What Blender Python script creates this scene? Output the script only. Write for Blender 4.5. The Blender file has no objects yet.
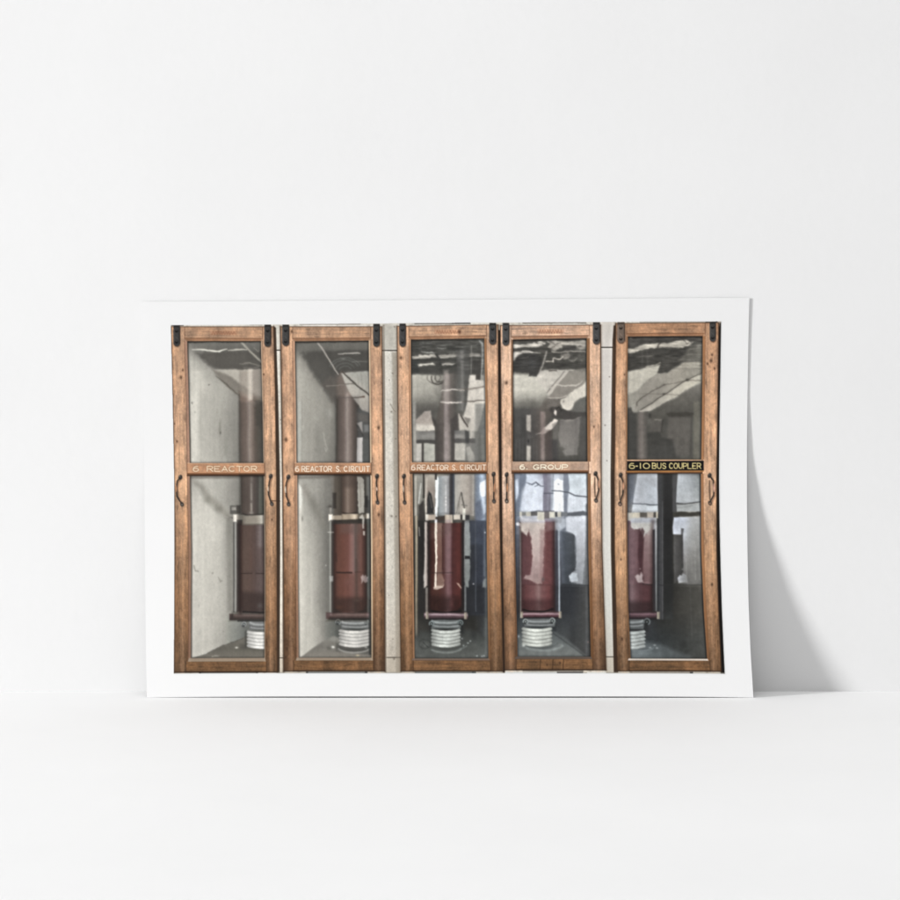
import math
import numpy as np

# ---------------------------------------------------------------- print layout
# 1 unit of the print's own layout = 1 mm.  The picture area is rastered into a
# fine mesh with a pigment colour per vertex (a procedural "ink jet").
S = 2.0
PX0, PY0, PX1, PY1 = 166.0, 317.0, 729.0, 679.0
W = int((PX1 - PX0) * S) + 1
H = int((PY1 - PY0) * S) + 1
gx = PX0 + np.arange(W) / S
gy = PY0 + np.arange(H) / S
X, Y = np.meshgrid(gx, gy)
PAPER = np.array([243., 243., 243.])
IMG = np.zeros((H, W, 3)) + PAPER
IDS = np.full((H, W), -1, int)
CLIP = [None]


def hsh(ix, iy, seed):
    n = (ix * 374761393 + iy * 668265263 + seed * 2147483647 + 12345) & 0xffffffff
    n = ((n ^ (n >> 13)) * 1274126177) & 0xffffffff
    return ((n ^ (n >> 16)) & 0xffff) / 65535.0


def vnoise(fx, fy, seed, x=None, y=None):
    x = X if x is None else x
    y = Y if y is None else y
    u = x * fx
    v = y * fy
    iu = np.floor(u).astype(np.int64)
    iv = np.floor(v).astype(np.int64)
    a = u - iu
    b = v - iv
    a = a * a * (3 - 2 * a)
    b = b * b * (3 - 2 * b)
    return ((hsh(iu, iv, seed) * (1 - a) + hsh(iu + 1, iv, seed) * a) * (1 - b)
            + (hsh(iu, iv + 1, seed) * (1 - a) + hsh(iu + 1, iv + 1, seed) * a) * b)


def fbm(fx, fy, seed, n=3):
    r = 0
    t = 0
    for k in range(n):
        r = r + vnoise(fx * 2 ** k, fy * 2 ** k, seed + k * 17) * 0.5 ** k
        t += 0.5 ** k
    return r / t


def box(pts, pad):
    xs = [p[0] for p in pts]
    ys = [p[1] for p in pts]
    i0 = max(0, int((min(ys) - pad - PY0) * S))
    i1 = min(H, int((max(ys) + pad - PY0) * S) + 2)
    j0 = max(0, int((min(xs) - pad - PX0) * S))
    j1 = min(W, int((max(xs) + pad - PX0) * S) + 2)
    if i1 <= i0 or j1 <= j0:
        return None
    return slice(i0, i1), slice(j0, j1)


def sdf(pts, x, y):
    d = np.full(x.shape, 1e9)
    ins = np.zeros(x.shape, bool)
    n = len(pts)
    for k in range(n):
        ax, ay = pts[k]
        bx, by = pts[(k + 1) % n]
        ex, ey = bx - ax, by - ay
        L = ex * ex + ey * ey + 1e-12
        t = np.clip(((x - ax) * ex + (y - ay) * ey) / L, 0, 1)
        d = np.minimum(d, (x - ax - t * ex) ** 2 + (y - ay - t * ey) ** 2)
        if ay != by:
            c = (ay > y) != (by > y)
            ins ^= c & (x < (bx - ax) * (y - ay) / (by - ay) + ax)
    d = np.sqrt(d)
    return np.where(ins, -d, d)


def ramp(stops, v):
    s = [k[0] for k in stops]
    return np.stack([np.interp(v, s, [k[1][c] for k in stops]) for c in range(3)], -1)


def colour(col, x, y):
    if isinstance(col[0], str):
        if col[0] == 'x':
            return ramp(col[1], x)
        if col[0] == 'y':
            return ramp(col[1], y)
        if col[0] == 'g':                      # bilinear colour grid
            _, xs, ys, g = col
            g = np.array([[(c if isinstance(c, tuple) else (c * 1.005, c * .985, c * .925)) for c in r] for r in g], float)
            fx = np.interp(x, xs, range(len(xs)))
            fy = np.interp(y, ys, range(len(ys)))
            ix = np.minimum(fx.astype(int), len(xs) - 2)
            iy = np.minimum(fy.astype(int), len(ys) - 2)
            a = (fx - ix)[..., None]
            b = (fy - iy)[..., None]
            return ((g[iy, ix] * (1 - a) + g[iy, ix + 1] * a) * (1 - b)
                    + (g[iy + 1, ix] * (1 - a) + g[iy + 1, ix + 1] * a) * b)
    return np.array(col, float)


def blend(sl, a, col):
    if CLIP[0] is not None:
        a = a * CLIP[0][sl]
    a = a[..., None]
    IMG[sl] = IMG[sl] * (1 - a) + colour(col, X[sl], Y[sl]) * a


def alpha_of(d, soft):
    t = np.clip(0.5 - d / (2 * soft), 0, 1)
    return t * t * (3 - 2 * t)


def wob(sl, amp, seed, f=.35):
    if not amp:
        return X[sl], Y[sl]
    x, y = X[sl], Y[sl]
    return (x + amp * 2 * (vnoise(f, f, seed, x, y) - .5) + amp * (vnoise(f * 2.7, f * 2.7, seed + 5, x, y) - .5),
            y + amp * 2 * (vnoise(f, f, seed + 9, x, y) - .5) + amp * (vnoise(f * 2.7, f * 2.7, seed + 7, x, y) - .5))


SEED = [1]


def P(pts, col, a=1.0, soft=.6, w=0.0):
    """filled polygon"""
    sl = box(pts, soft + w * 2 + 1)
    if sl is None:
        return
    SEED[0] += 3
    x, y = wob(sl, w, SEED[0])
    blend(sl, a * alpha_of(sdf(pts, x, y), soft), col)


def R(x0, y0, x1, y1, col, a=1.0, soft=.6, w=0.0):
    P([(x0, y0), (x1, y0), (x1, y1), (x0, y1)], col, a, soft, w)


def ldist(pts, x, y, widths=None):
    d = np.full(x.shape, 1e9)
    n = len(pts)
    for k in range(n - 1):
        ax, ay = pts[k]
        bx, by = pts[k + 1]
        ex, ey = bx - ax, by - ay
        t = np.clip(((x - ax) * ex + (y - ay) * ey) / (ex * ex + ey * ey + 1e-12), 0, 1)
        dd = np.hypot(x - ax - t * ex, y - ay - t * ey)
        if widths is not None:
            dd = dd - (widths[k] * (1 - t) + widths[k + 1] * t) / 2
        d = np.minimum(d, dd)
    return d


def L(pts, w, col, a=1.0, soft=.5, wb=0.0):
    """stroke; w is a width or one width per point"""
    ws = [w] * len(pts) if not isinstance(w, (list, tuple)) else list(w)
    if len(ws) != len(pts):
        ws = list(np.interp(np.linspace(0, 1, len(pts)), np.linspace(0, 1, len(ws)), ws))
    sl = box(pts, max(ws) + soft + wb * 2 + 1)
    if sl is None:
        return
    SEED[0] += 3
    x, y = wob(sl, wb, SEED[0])
    blend(sl, a * alpha_of(ldist(pts, x, y, ws), soft), col)


def B(cx, cy, rx, ry, col, a=1.0, ang=0.0, hard=0.0):
    """soft blob (gaussian) or ellipse with hard > 0"""
    r = max(rx, ry)
    sl = box([(cx - r, cy - r), (cx + r, cy + r)], r * 1.6)
    if sl is None:
        return
    c, s = math.cos(ang), math.sin(ang)
    u = ((X[sl] - cx) * c + (Y[sl] - cy) * s) / rx
    v = (-(X[sl] - cx) * s + (Y[sl] - cy) * c) / ry
    q = np.hypot(u, v)
    al = alpha_of((q - 1) * min(rx, ry), hard) if hard else np.exp(-q * q * 1.4)
    blend(sl, a * al, col)


def texmul(mask, amount):
    IMG[:] = IMG * (1 + (mask * amount)[..., None])


def mask_poly(pts, soft=.6):
    m = np.zeros((H, W))
    sl = box(pts, soft + 1)
    m[sl] = alpha_of(sdf(pts, X[sl], Y[sl]), soft)
    return m


def ident(pts, i, w=0):
    sl = box(pts, 1)
    IDS[sl][sdf(pts, X[sl], Y[sl]) < 0] = i


def ident_line(pts, ws, i):
    ws = [ws] * len(pts) if not isinstance(ws, (list, tuple)) else ws
    sl = box(pts, max(ws) + 1)
    IDS[sl][ldist(pts, X[sl], Y[sl], ws) < 0] = i


# ---------------------------------------------------------------- noise fields
WX = X + 1.6 * (vnoise(.05, .02, 31) - .5) * 2 + .5 * (vnoise(.2, .06, 32) - .5)
WY = Y + 1.6 * (vnoise(.02, .05, 33) - .5) * 2 + .5 * (vnoise(.06, .2, 34) - .5)
GV = (vnoise(1.4, .035, 1, WX, Y) * .5 + vnoise(.55, .018, 2, WX, Y) * .6 + vnoise(1.9, .11, 3, WX, Y) * .35) / 1.45 - .5
GH = (vnoise(.035, 1.4, 4, X, WY) * .5 + vnoise(.018, .55, 5, X, WY) * .6 + vnoise(.11, 1.9, 6, X, WY) * .35) / 1.45 - .5
MOT = fbm(.11, .06, 7) - .5
GRIT = fbm(.75, .55, 8, 2) - .5
FINE = vnoise(1.9, 1.9, 9) - .5
STREAK = vnoise(.35, .02, 10) * .7 + vnoise(.8, .03, 11) * .3 - .5
PIT = np.clip((fbm(.62, .12, 12, 2) - .66) * 6, 0, 1)
PITH = np.clip((fbm(.12, .62, 13, 2) - .66) * 6, 0, 1)
PALE = np.clip((fbm(.09, .035, 51, 3) - .52) * 4, 0, 1)
LINES = np.clip((vnoise(1.7, .06, 52, WX, Y) - .66) * 4, 0, 1) * np.clip((vnoise(.3, .03, 53) - .3) * 3, 0, 1)
LINESH = np.clip((vnoise(.06, 1.7, 54, X, WY) - .66) * 4, 0, 1)
WEAR = np.clip((fbm(.16, .09, 14) - .52) * 5, 0, 1)


def wood(pts, stops, d='v', rough=1.0, soft=.5):
    m = mask_poly(pts, soft)
    sl = box(pts, 2)
    base = ramp(stops, Y[sl])
    g = (GV if d == 'v' else GH)[sl]
    pit = (PIT if d == 'v' else PITH)[sl]
    k = 1 + rough * (.36 * g + .34 * MOT[sl] + .13 * GRIT[sl] + .06 * FINE[sl])
    k = k - rough * .13 * pit + rough * .11 * PALE[sl] - rough * .09 * ((LINES if d == 'v' else LINESH)[sl])
    base = (base * .82 + .18 * base.mean(-1, keepdims=True) * np.array([1.04, 1.0, .94])) * np.interp(Y[sl], [330, 500, 600, 672], [1.10, 1.10, 1.0, .93])[..., None]
    c = base * k[..., None]
    warm = (.10 * MOT[sl] + .10 * g)[..., None]
    c = c * (1 + np.array([.4, 0, -.5]) * warm)
    dark = rough * .09 * WEAR[sl] * np.clip(.6 + 2 * g, 0, 1.2)
    c = c * (1 - dark)[..., None]
    a = m[sl][..., None]
    IMG[sl] = IMG[sl] * (1 - a) + c * a


# ---------------------------------------------------------------- lettering
def arc(cx, cy, rx, ry, a0, a1, n=10):
    return [(cx + rx * math.cos(math.radians(a0 + (a1 - a0) * k / n)),
             cy - ry * math.sin(math.radians(a0 + (a1 - a0) * k / n))) for k in range(n + 1)]


GLYPH = {   # strokes in a unit box, y down
    'R': [[(0, 1), (0, 0), (.6, 0)] + arc(.6, .27, .38, .27, 90, -90)[1:] + [(0, .54)], [(.5, .54), (1, 1)]],
    'E': [[(.95, 0), (0, 0), (0, 1), (.95, 1)], [(0, .5), (.75, .5)]],
    'A': [[(0, 1), (.5, 0), (1, 1)], [(.2, .66), (.8, .66)]],
    'C': [arc(.52, .5, .52, .5, 48, 312, 14)],
    'T': [[(0, 0), (1, 0)], [(.5, 0), (.5, 1)]],
    'O': [arc(.5, .5, .52, .5, 0, 360, 18)],
    'S': [arc(.5, .26, .42, .26, 25, 270, 10) + arc(.5, .76, .45, .24, 90, -155, 10)[1:]],
    'I': [[(.5, 0), (.5, 1)]],
    'U': [[(0, 0), (0, .55)] + arc(.5, .55, .5, .45, 180, 360, 10) + [(1, 0)]],
    'G': [arc(.52, .5, .52, .5, 45, 330, 14) + [(.97, .55), (.6, .55)]],
    'P': [[(0, 1), (0, 0), (.6, 0)] + arc(.6, .28, .38, .28, 90, -90)[1:] + [(0, .56)]],
    'B': [[(0, 0), (0, 1), (.58, 1)] + arc(.6, .74, .38, .26, -90, 90)[1:] + [(0, .48)],
          [(0, 0), (.52, 0)] + arc(.54, .24, .34, .24, 90, -90)[1:]],
    'L': [[(0, 0), (0, 1), (.95, 1)]],
    '6': [[(.82, .02)] + arc(.62, .5, .6, .5, 100, 180, 6) + arc(.5, .68, .48, .32, 180, 540, 16)[1:]],
    '1': [[(.5, 0), (.5, 1)]],
    '0': [arc(.5, .5, .55, .5, 0, 360, 18)],
    '.': [[(.45, .93), (.55, .97)]],
    '-': [[(.1, .55), (.9, .55)]],
}


def letters(items, y0, y1, w, col, idn, slope=0.0, a=1.0):
    """items: (text, x0, x1); letters spread evenly over x0..x1"""
    strokes = []
    for text, x0, x1 in items:
        wts = [.45 if c in 'I1' else .3 if c == '.' else 1.0 for c in text]
        gap = .32
        u = (x1 - x0) / (sum(wts) + gap * (len(text) - 1))
        x = x0
        for c, wt in zip(text, wts):
            for st in GLYPH[c]:
                strokes.append([(x + p[0] * wt * u, y0 + p[1] * (y1 - y0) + slope * (x - 300)) for p in st])
            x += (wt + gap) * u
    for pts in strokes:                                # soft dark shadow painted round the strokes
        L(pts, w + 1.0, (96, 66, 46), .28, .7)
    for pts in strokes:
        L(pts, w, col, a, .42, .14)
        ident_line(pts, w + .5, idn)


# ---------------------------------------------------------------- the cabinets
def lerp_edge(e, y):
    return float(np.interp(y, [p[0] for p in e], [p[1] for p in e]))


YS = (326, 345, 398, 463, 478, 550, 610, 675)


def side(e, y0, y1, dx=0.0):
    ys = [y0] + [y for y in YS if y0 < y < y1] + [y1]
    return [(lerp_edge(e, y) + dx, y) for y in ys]


def strip(e0, e1, y0, y1, d0=0.0, d1=0.0):
    return side(e0, y0, y1, d0) + side(e1, y0, y1, d1)[::-1]


# edges as (y, x) tables
CAB = [
    dict(ol=[(326, 170.9), (398, 172.6), (478, 174.2), (550, 174.5), (675, 173.8)],
         il=[(345, 187.3), (398, 188.8), (463, 189.9), (476, 189.9), (550, 191.2), (660, 190.9)],
         ir=[(345, 260.9), (398, 262.2), (463, 263.4), (476, 263.6), (550, 264.3), (660, 264.3)],
         orr=[(326, 273.8), (398, 275.6), (478, 276.7), (550, 277.1), (675, 277.6)],
         top=(326.9, 326.9), it=(341.4, 341.4), rail=(463.2, 474.6, 476.4), sill=(658.8, 662.4), bot=673.2,
         ib=-2.6, lb=(172, 134, 116), rb=(204, 178, 152), rbw=1.2,
         wt=[(326, (174, 134, 104)), (380, (186, 143, 111)), (430, (194, 150, 117)), (480, (188, 145, 111)), (530, (168, 126, 93)), (600, (146, 105, 72)), (672, (112, 80, 54))],
         hinge=[(173.3, 325.4, 180, 346.4), (264.3, 324.8, 271.1, 346.8)], hc=(66, 64, 63)),
    dict(ol=[(326, 280.4), (398, 281.6), (478, 282.6), (550, 283.4), (675, 283.8)],
         il=[(345, 294.9), (398, 295.9), (463, 296.6), (476, 297.4), (550, 297.8), (660, 298.7)],
         ir=[(345, 368.7), (398, 369.3), (463, 370.0), (476, 370.3), (550, 371.0), (660, 371.3)],
         orr=[(326, 382.0), (398, 382.8), (478, 383.8), (550, 384.4), (675, 385.0)],
         top=(326.9, 326.9), it=(341.6, 340.8), rail=(463.0, 474.0, 475.4), sill=(658.7, 661.5), bot=672.4,
         ib=-2.2, lb=(206, 162, 134), rb=(214, 192, 162), rbw=1.7,
         wt=[(326, (178, 138, 108)), (380, (188, 144, 113)), (430, (188, 143, 111)), (480, (182, 138, 106)), (540, (168, 124, 92)), (600, (132, 92, 62)), (672, (104, 72, 48))],
         hinge=[(282.2, 324.8, 289.2, 346), (373.1, 324.2, 379.8, 346.8)], hc=(70, 69, 68)),
    dict(ol=[(326, 397.0), (398, 397.6), (478, 398.4), (550, 399.2), (675, 400.8)],
         il=[(345, 410.9), (398, 411.2), (463, 412.1), (476, 412.7), (550, 413.4), (660, 414.8)],
         ir=[(345, 484.2), (398, 485.3), (463, 486.0), (476, 486.2), (550, 486.7), (660, 488.3)],
         orr=[(326, 498.3), (398, 498.7), (478, 499.4), (550, 500.5), (675, 503.4)],
         top=(326.4, 325.0), it=(339.9, 338.8), rail=(462.4, 472.3, 474.0), sill=(659.3, 661.4), bot=672.4,
         ib=-2.0, lb=(186, 140, 106), rb=(158, 114, 78), rbw=2.2,
         wt=[(326, (184, 144, 114)), (380, (196, 152, 120)), (430, (194, 152, 122)), (480, (186, 146, 116)), (540, (168, 124, 92)), (600, (146, 104, 70)), (672, (110, 76, 48))],
         hinge=[(399.3, 323.8, 405.8, 346.8), (489.1, 323.3, 496.2, 344.7)], hc=(72, 71, 71)),
    dict(ol=[(326, 500.2), (398, 500.7), (478, 501.5), (550, 502.2), (675, 504.8)],
         il=[(345, 512.8), (398, 512.8), (463, 513.0), (476, 514.1), (550, 515.2), (660, 517.7)],
         ir=[(345, 586.7), (398, 586.8), (463, 587.4), (476, 587.6), (550, 588.2), (660, 590.7)],
         orr=[(326, 600.8), (398, 601.2), (478, 601.4), (550, 602.2), (675, 606.4)],
         top=(325.7, 325.3), it=(339.8, 338.4), rail=(461.8, 472.2, 473.8), sill=(657.6, 660.0), bot=671.2,
         ib=-1.3, lb=(124, 84, 54), rb=(138, 96, 62), rbw=2.9,
         wt=[(326, (196, 158, 132)), (380, (200, 164, 138)), (430, (192, 152, 124)), (490, (198, 166, 144)), (540, (182, 142, 114)), (600, (142, 102, 72)), (672, (108, 76, 52))],
         hinge=[(502.4, 323.2, 509.2, 345.6), (592.8, 322.5, 600, 344.4)], hc=(80, 79, 79)),
    dict(ol=[(326, 615.6), (398, 614.9), (478, 614.2), (550, 614.3), (675, 617.4)],
         il=[(345, 627.8), (398, 627.4), (463, 627.2), (476, 627.0), (550, 627.4), (610, 628.6), (660, 630.8)],
         ir=[(345, 702.6), (398, 702.0), (463, 701.1), (476, 700.8), (550, 701.2), (610, 703.6), (660, 707.0)],
         orr=[(326, 718.9), (398, 718.0), (478, 716.8), (550, 716.9), (610, 718.8), (675, 721.6)],
         top=(323.6, 323.0), it=(336.8, 336.3), rail=(459.8, 473.0, 474.0), sill=(659.4, 661.4), bot=672.2,
         ib=-1.0, lb=(168, 118, 74), rb=(166, 116, 78), rbw=2.6,
         wt=[(324, (170, 126, 94)), (380, (190, 144, 110)), (430, (188, 142, 108)), (490, (194, 152, 120)), (560, (178, 134, 98)), (610, (156, 114, 80)), (672, (116, 82, 54))],
         hinge=[(617.2, 322.4, 624.8, 343.2), (709.6, 322.0, 715.8, 341.8)], hc=(74, 72, 70)),
]
BORDER = ([(170.7, 325.3), (250, 324.8), (300, 324.3), (400, 323.3), (500, 322.6), (600, 322.0), (660, 321.6), (721.1, 321.4)]
          + [(720.6, 360), (720.0, 398), (719.3, 440), (719.1, 480), (719.5, 520), (720.6, 565), (721.9, 610), (723.4, 645), (724.8, 674.4)]
          + [(173.7, 674.4), (174.1, 610), (174.3, 550), (174.1, 478), (172.5, 398), (171.2, 345)])


# ids: 0 wall ; 10*c + k (c = 1..5): 0 door, 1 upper pane, 2 lower pane, 3/4 handles,
# 5/6 hinges, 7 lettering or name plate, 8 tube, 9 insulator
def pane_polys(c):
    d = CAB[c]
    u = side(d['il'], d['it'][0], d['rail'][0]) + side(d['ir'], d['it'][1], d['rail'][0])[::-1]
    l = side(d['il'], d['rail'][2], d['sill'][0]) + side(d['ir'], d['rail'][2], d['sill'][0])[::-1]
    return u, l


def frame(c):
    d = CAB[c]
    tl, tr = d['top']
    outer = side(d['ol'], tl, d['bot']) + side(d['orr'], tr, d['bot'])[::-1]
    # dark side of the door / gap
    P([(x + dx, y + dy) for (x, y), (dx, dy) in zip(outer, [(-.7, -.3)] * 0 + [(0, 0)] * len(outer))], (70, 52, 38), 1, .9)
    yb = d['sill'][1]
    ilo = lambda y: lerp_edge(d['il'], y)
    iro = lambda y: lerp_edge(d['ir'], y)
    # stiles
    wood(strip(d['ol'], d['il'], tl, d['bot'], .3, 0), d['wt'])
    wood(strip(d['ir'], d['orr'], tr, d['bot'], 0, -.3), d['wt'])
    for e0, e1 in ((d['ol'], d['il']), (d['ir'], d['orr'])):
        a0, a1 = side(e0, tl, d['bot']), side(e1, tl, d['bot'])
        mid = [((p[0] * .5 + q[0] * .5), p[1]) for p, q in zip(a0, a1)]
        L(mid, 3.5, (230, 188, 152), .26, 3.0, .8)
        L(a0, 2.6, (70, 48, 32), .25, 1.6)
        L(a1, 2.6, (70, 48, 32), .25, 1.6)
    # top rail, middle rail, bottom rail
    i_l, i_r = ilo(345) + d['ib'], iro(345) + d['rbw'] * .6
    wt = d['wt']
    tint = lambda f: [(0, tuple(v * f for v in wt[0][1])), (400, tuple(v * f for v in wt[0][1]))]
    wood([(i_l, tl), (i_r + 1, tr), (i_r + 1, d['it'][1] + .5), (i_l, d['it'][0] + .5)], tint(.98), 'h', .9)
    rm = [(y, tuple(v * (1.0 if c < 3 else .88) for v in col)) for y, col in wt]
    wood([(ilo(463) + d['ib'] * 1.1, d['rail'][0]), (iro(463) + 1, d['rail'][0]), (iro(463) + 1, d['rail'][1]), (ilo(463) + d['ib'] * 1.1, d['rail'][1])], [(0, (186, 134, 98)), (900, (186, 134, 98))] if c < 3 else rm, 'h', .55)
    bl, br = ilo(660) - (5 if c < 2 else 1.5), iro(660) + (2.2 if c != 4 else 3)
    wood([(bl, yb), (br, yb), (br, d['bot']), (bl, d['bot'])], [(0, (134, 94, 60)), (900, (134, 94, 60))], 'h', 1.0)
    L([(bl, yb), (bl, d['bot'])], .8, (60, 42, 30), .55)
    L([(br, yb), (br, d['bot'])], .8, (60, 42, 30), .5)
    L([(bl, d['bot'] - .6), (br, d['bot'] - .6)], 1.2, (58, 40, 28), .5)
    # bevels
    P(strip(d['il'], d['il'], d['it'][0], d['rail'][0], d['ib'], 0), d['lb'], .65, .5)
    P(strip(d['il'], d['il'], d['rail'][2], d['sill'][1], d['ib'], 0), tuple(v * .9 for v in d['lb']), .6, .5)
    L(side(d['il'], d['it'][0], d['rail'][0], d['ib']), .7, (88, 60, 44), .45)
    L(side(d['il'], d['rail'][2], d['sill'][1], d['ib']), .7, (88, 60, 44), .45)
    P(strip(d['ir'], d['ir'], d['it'][1], d['rail'][0], 0, d['rbw']), d['rb'], .8, .5)
    P(strip(d['ir'], d['ir'], d['rail'][2], d['sill'][1], 0, d['rbw']), ('y', [(470, d['rb']), (560, d['rb']), (660, tuple(v * .75 for v in d['rb']))]), .85, .5)
    L(side(d['ir'], d['it'][1], d['rail'][0], d['rbw']), .6, (96, 66, 46), .4)
    L(side(d['ir'], d['rail'][2], d['sill'][1], d['rbw']), .6, (96, 66, 46), .35)
    # top bevel
    P([(i_l, d['it'][0] - 3.2), (i_r, d['it'][1] - 3.0), (i_r - 1, d['it'][1]), (i_l + 2, d['it'][0])], (140, 98, 70), .55, .5)
    L([(i_l, d['it'][0] - 3.0), (i_r, d['it'][1] - 2.8)], .7, (104, 70, 50), .5)
    # joints
    L([(i_l, tl + .5), (i_l, d['it'][0] - 2)], .6, (86, 58, 42), .5)
    L([(i_r + 1, tr + .5), (i_r + 1, d['it'][1] - 2)], .6, (86, 58, 42), .6)
    # rail shadow lines
    xl, xr = ilo(463) + d['ib'] * 1.1, iro(463) + 1.2
    L([(xl, d['rail'][0] + .1), (xr, d['rail'][0] + .1)], .9, (218, 186, 158) if c != 4 else (196, 164, 130), .55)
    P([(xl, d['rail'][1] - 1.6), (xr, d['rail'][1] - 1.6), (xr, d['rail'][2]), (xl, d['rail'][2])], ('y', [(d['rail'][1] - 1.6, (158, 108, 74)), (d['rail'][2], (52, 36, 27))]), .9, .4)
    L([(xl, d['rail'][0]), (xl, d['rail'][2])], .7, (96, 64, 46), .5)
    L([(xr, d['rail'][0]), (xr, d['rail'][2])], .8, (90, 60, 42), .6)
    # sill
    P([(ilo(660) - 2, d['sill'][0]), (iro(660) + .5, d['sill'][0]), (iro(660) + 1.6, d['sill'][1]), (ilo(660) - 3, d['sill'][1])],
      [(150, 134, 116), (150, 134, 116), (116, 98, 86), (96, 84, 76), (190, 180, 170)][c], .95, .5)
    # outer edges
    L(side(d['ol'], tl, d['bot'], .2), .8, (70, 50, 36), .55)
    L(side(d['orr'], tr, d['bot'], -.2), .9, (66, 47, 34), .6)
    L([(lerp_edge(d['ol'], tl), tl + .2), (lerp_edge(d['orr'], tr), tr + .2)], .8, (96, 68, 50), .6)
    L([(lerp_edge(d['ol'], 673), d['bot'] - .2), (lerp_edge(d['orr'], 673), d['bot'] - .2)], 1.0, (44, 32, 24), .7)
    # faded writing scratched on the top rail
    xm = (i_l + i_r) / 2
    ym = (tl + d['it'][0]) / 2 - 1.2
    if c in (0, 2, 3):
        for k in range(9):
            x = xm - 11 + k * 2.6
            L([(x, ym + 1.6), (x + 1.1, ym - 1.4), (x + 2.0, ym + 1.4)], .7, (134, 90, 66), .55, .5, .4)
        P([(xm - 13, ym - 2.4), (xm + 14, ym - 2.4), (xm + 14, ym + 2.4), (xm - 13, ym + 2.4)], (178, 118, 88), .22, .7)


def hinge(r, col):
    x0, y0, x1, y1 = r
    hw = (x1 - x0) / 2
    xm = (x0 + x1) / 2
    pts = [(x0 + .6, y0), (x1 - .4, y0), (x1, y0 + 2), (x1, y1 - hw)] + arc(xm, y1 - hw, hw, hw, 0, -180, 8) + [(x0, y0 + 2)]
    P([(a + .5, b + .9) for a, b in pts], (48, 34, 26), .6, .9)
    P(pts, col, 1, .5, .15)
    L([(x0 + .9, y0 + 4), (x0 + .9, y1 - 4)], .7, tuple(v * 1.5 for v in col), .45)
    L([(x1 - .5, y0 + 3), (x1 - .5, y1 - 3)], .9, tuple(v * .55 for v in col), .7)
    R(x0 + .3, y0, x1 - .3, y0 + 2.2, tuple(v * .62 for v in col), .7, .6)
    for t in (.27, .80):
        yy = y0 + (y1 - y0) * t
        B(xm - .1, yy, 1.75, 1.75, tuple(v * .42 for v in col), .95, 0, .6)
        B(xm - .2, yy - .9, 1.4, .7, tuple(v * 1.9 for v in col), .55)
    L([(xm - 1, y0 + (y1 - y0) * .55), (xm + .4, y0 + (y1 - y0) * .62)], 1, tuple(v * 1.5 for v in col), .3)


def handle(top, mids, bot, hi, shade=None, hic=(196, 140, 104), botc=None):
    if shade:
        L(shade, [1.2, 1.8, 1.4][:len(shade)], (92, 74, 60), .75, .7)
    pts = [top] + mids + [bot]
    L([(a + 1.0, b + .8) for a, b in pts], 2.0, (96, 66, 48), .45, .9)
    n = len(pts)
    ws = [1.3] + [.8 + .6 * math.sin(math.pi * k / (n - 1)) for k in range(1, n - 1)] + [1.5]
    L(pts, ws, (56, 51, 47), 1, .5, .1)
    B(top[0], top[1], 1.9, 2.5, (60, 55, 52), 1, .3, .7)
    B(top[0] - .6, top[1] - .9, 1.2, .9, (128, 120, 114), .7)
    B(bot[0], bot[1], 1.8, 2.3, (66, 60, 56), 1, -.3, .7)
    B(bot[0], bot[1] + .4, 1.3, 1.2, botc or (132, 124, 116), .7)
    L(hi, [.7, 1.5, .7], hic, .95, .45)


HANDLES = [
    [dict(top=(180.4, 477.6), mids=[(177.4, 481), (176.3, 488.5), (177, 496.5), (180, 501.6)], bot=(182, 504.6), hi=[(176.2, 486), (176.1, 489), (176.3, 492)]),
     dict(top=(270.8, 476.6), mids=[(269.4, 481.5), (268.5, 489), (268.6, 495), (270.4, 501)], bot=(271.8, 504.2), hi=[(268.2, 487), (268, 489.5), (268.2, 491.5)], hic=(214, 190, 164))],
    [dict(top=(288.4, 477.4), mids=[(286.3, 483.2), (285.6, 490), (286.4, 496.5), (288.2, 501)], bot=(288.6, 504.6), hi=[(285.4, 487), (285.3, 490), (285.6, 493)], hic=(220, 204, 184)),
     dict(top=(377.1, 476.6), mids=[(376.4, 483), (376.8, 489.6), (376.7, 495)], bot=(377.6, 502.8), hi=[(376.7, 487.5), (376.9, 489.6), (376.9, 491)], hic=(218, 190, 170))],
    [dict(top=(404.0, 476.6), mids=[(403.5, 483), (403.6, 488.6), (404, 496)], bot=(404.6, 502.8), hi=[(403.3, 486), (403.4, 489), (403.6, 492)], hic=(196, 178, 160)),
     dict(top=(493.6, 474.6), mids=[(493.6, 481.5), (494, 487.8), (493.6, 496.5)], bot=(494, 501.6), hi=[(494.3, 484), (494.4, 488), (493.9, 492)])],
    [dict(top=(506.7, 475.0), mids=[(506.4, 481.5), (506.8, 488.6), (506.7, 496.6)], bot=(506.7, 501.4), hi=[(507.2, 484), (507.2, 488.5), (507, 492)], hic=(208, 150, 108), botc=(206, 190, 172)),
     dict(top=(595.6, 474.0), mids=[(597.8, 479), (598.3, 485), (598.6, 490.5), (596.6, 497.5)], bot=(596, 500.8), hi=[(598.5, 481), (598.8, 485), (598.8, 488)], shade=[(594.8, 478), (594.6, 488), (595.2, 497)], hic=(216, 162, 132), botc=(170, 156, 142))],
    [dict(top=(620.7, 475.4), mids=[(622.8, 481.5), (623.3, 487), (622.9, 494), (620.8, 500)], bot=(620, 504.3), hi=[(623.1, 483), (623.4, 487), (623.2, 490)], shade=[(619.6, 481), (619.6, 492), (619.8, 500)], hic=(214, 158, 126), botc=(222, 172, 150)),
     dict(top=(709.6, 475.8), mids=[(713.1, 480.8), (714, 488.6), (713.6, 495.6), (710.9, 500.4)], bot=(710, 503.4), hi=[(713.9, 484), (714.2, 488.5), (714, 492)], shade=[(709.6, 481), (709.6, 491), (710, 500)], hic=(216, 168, 150), botc=(204, 150, 118))],
]


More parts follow.
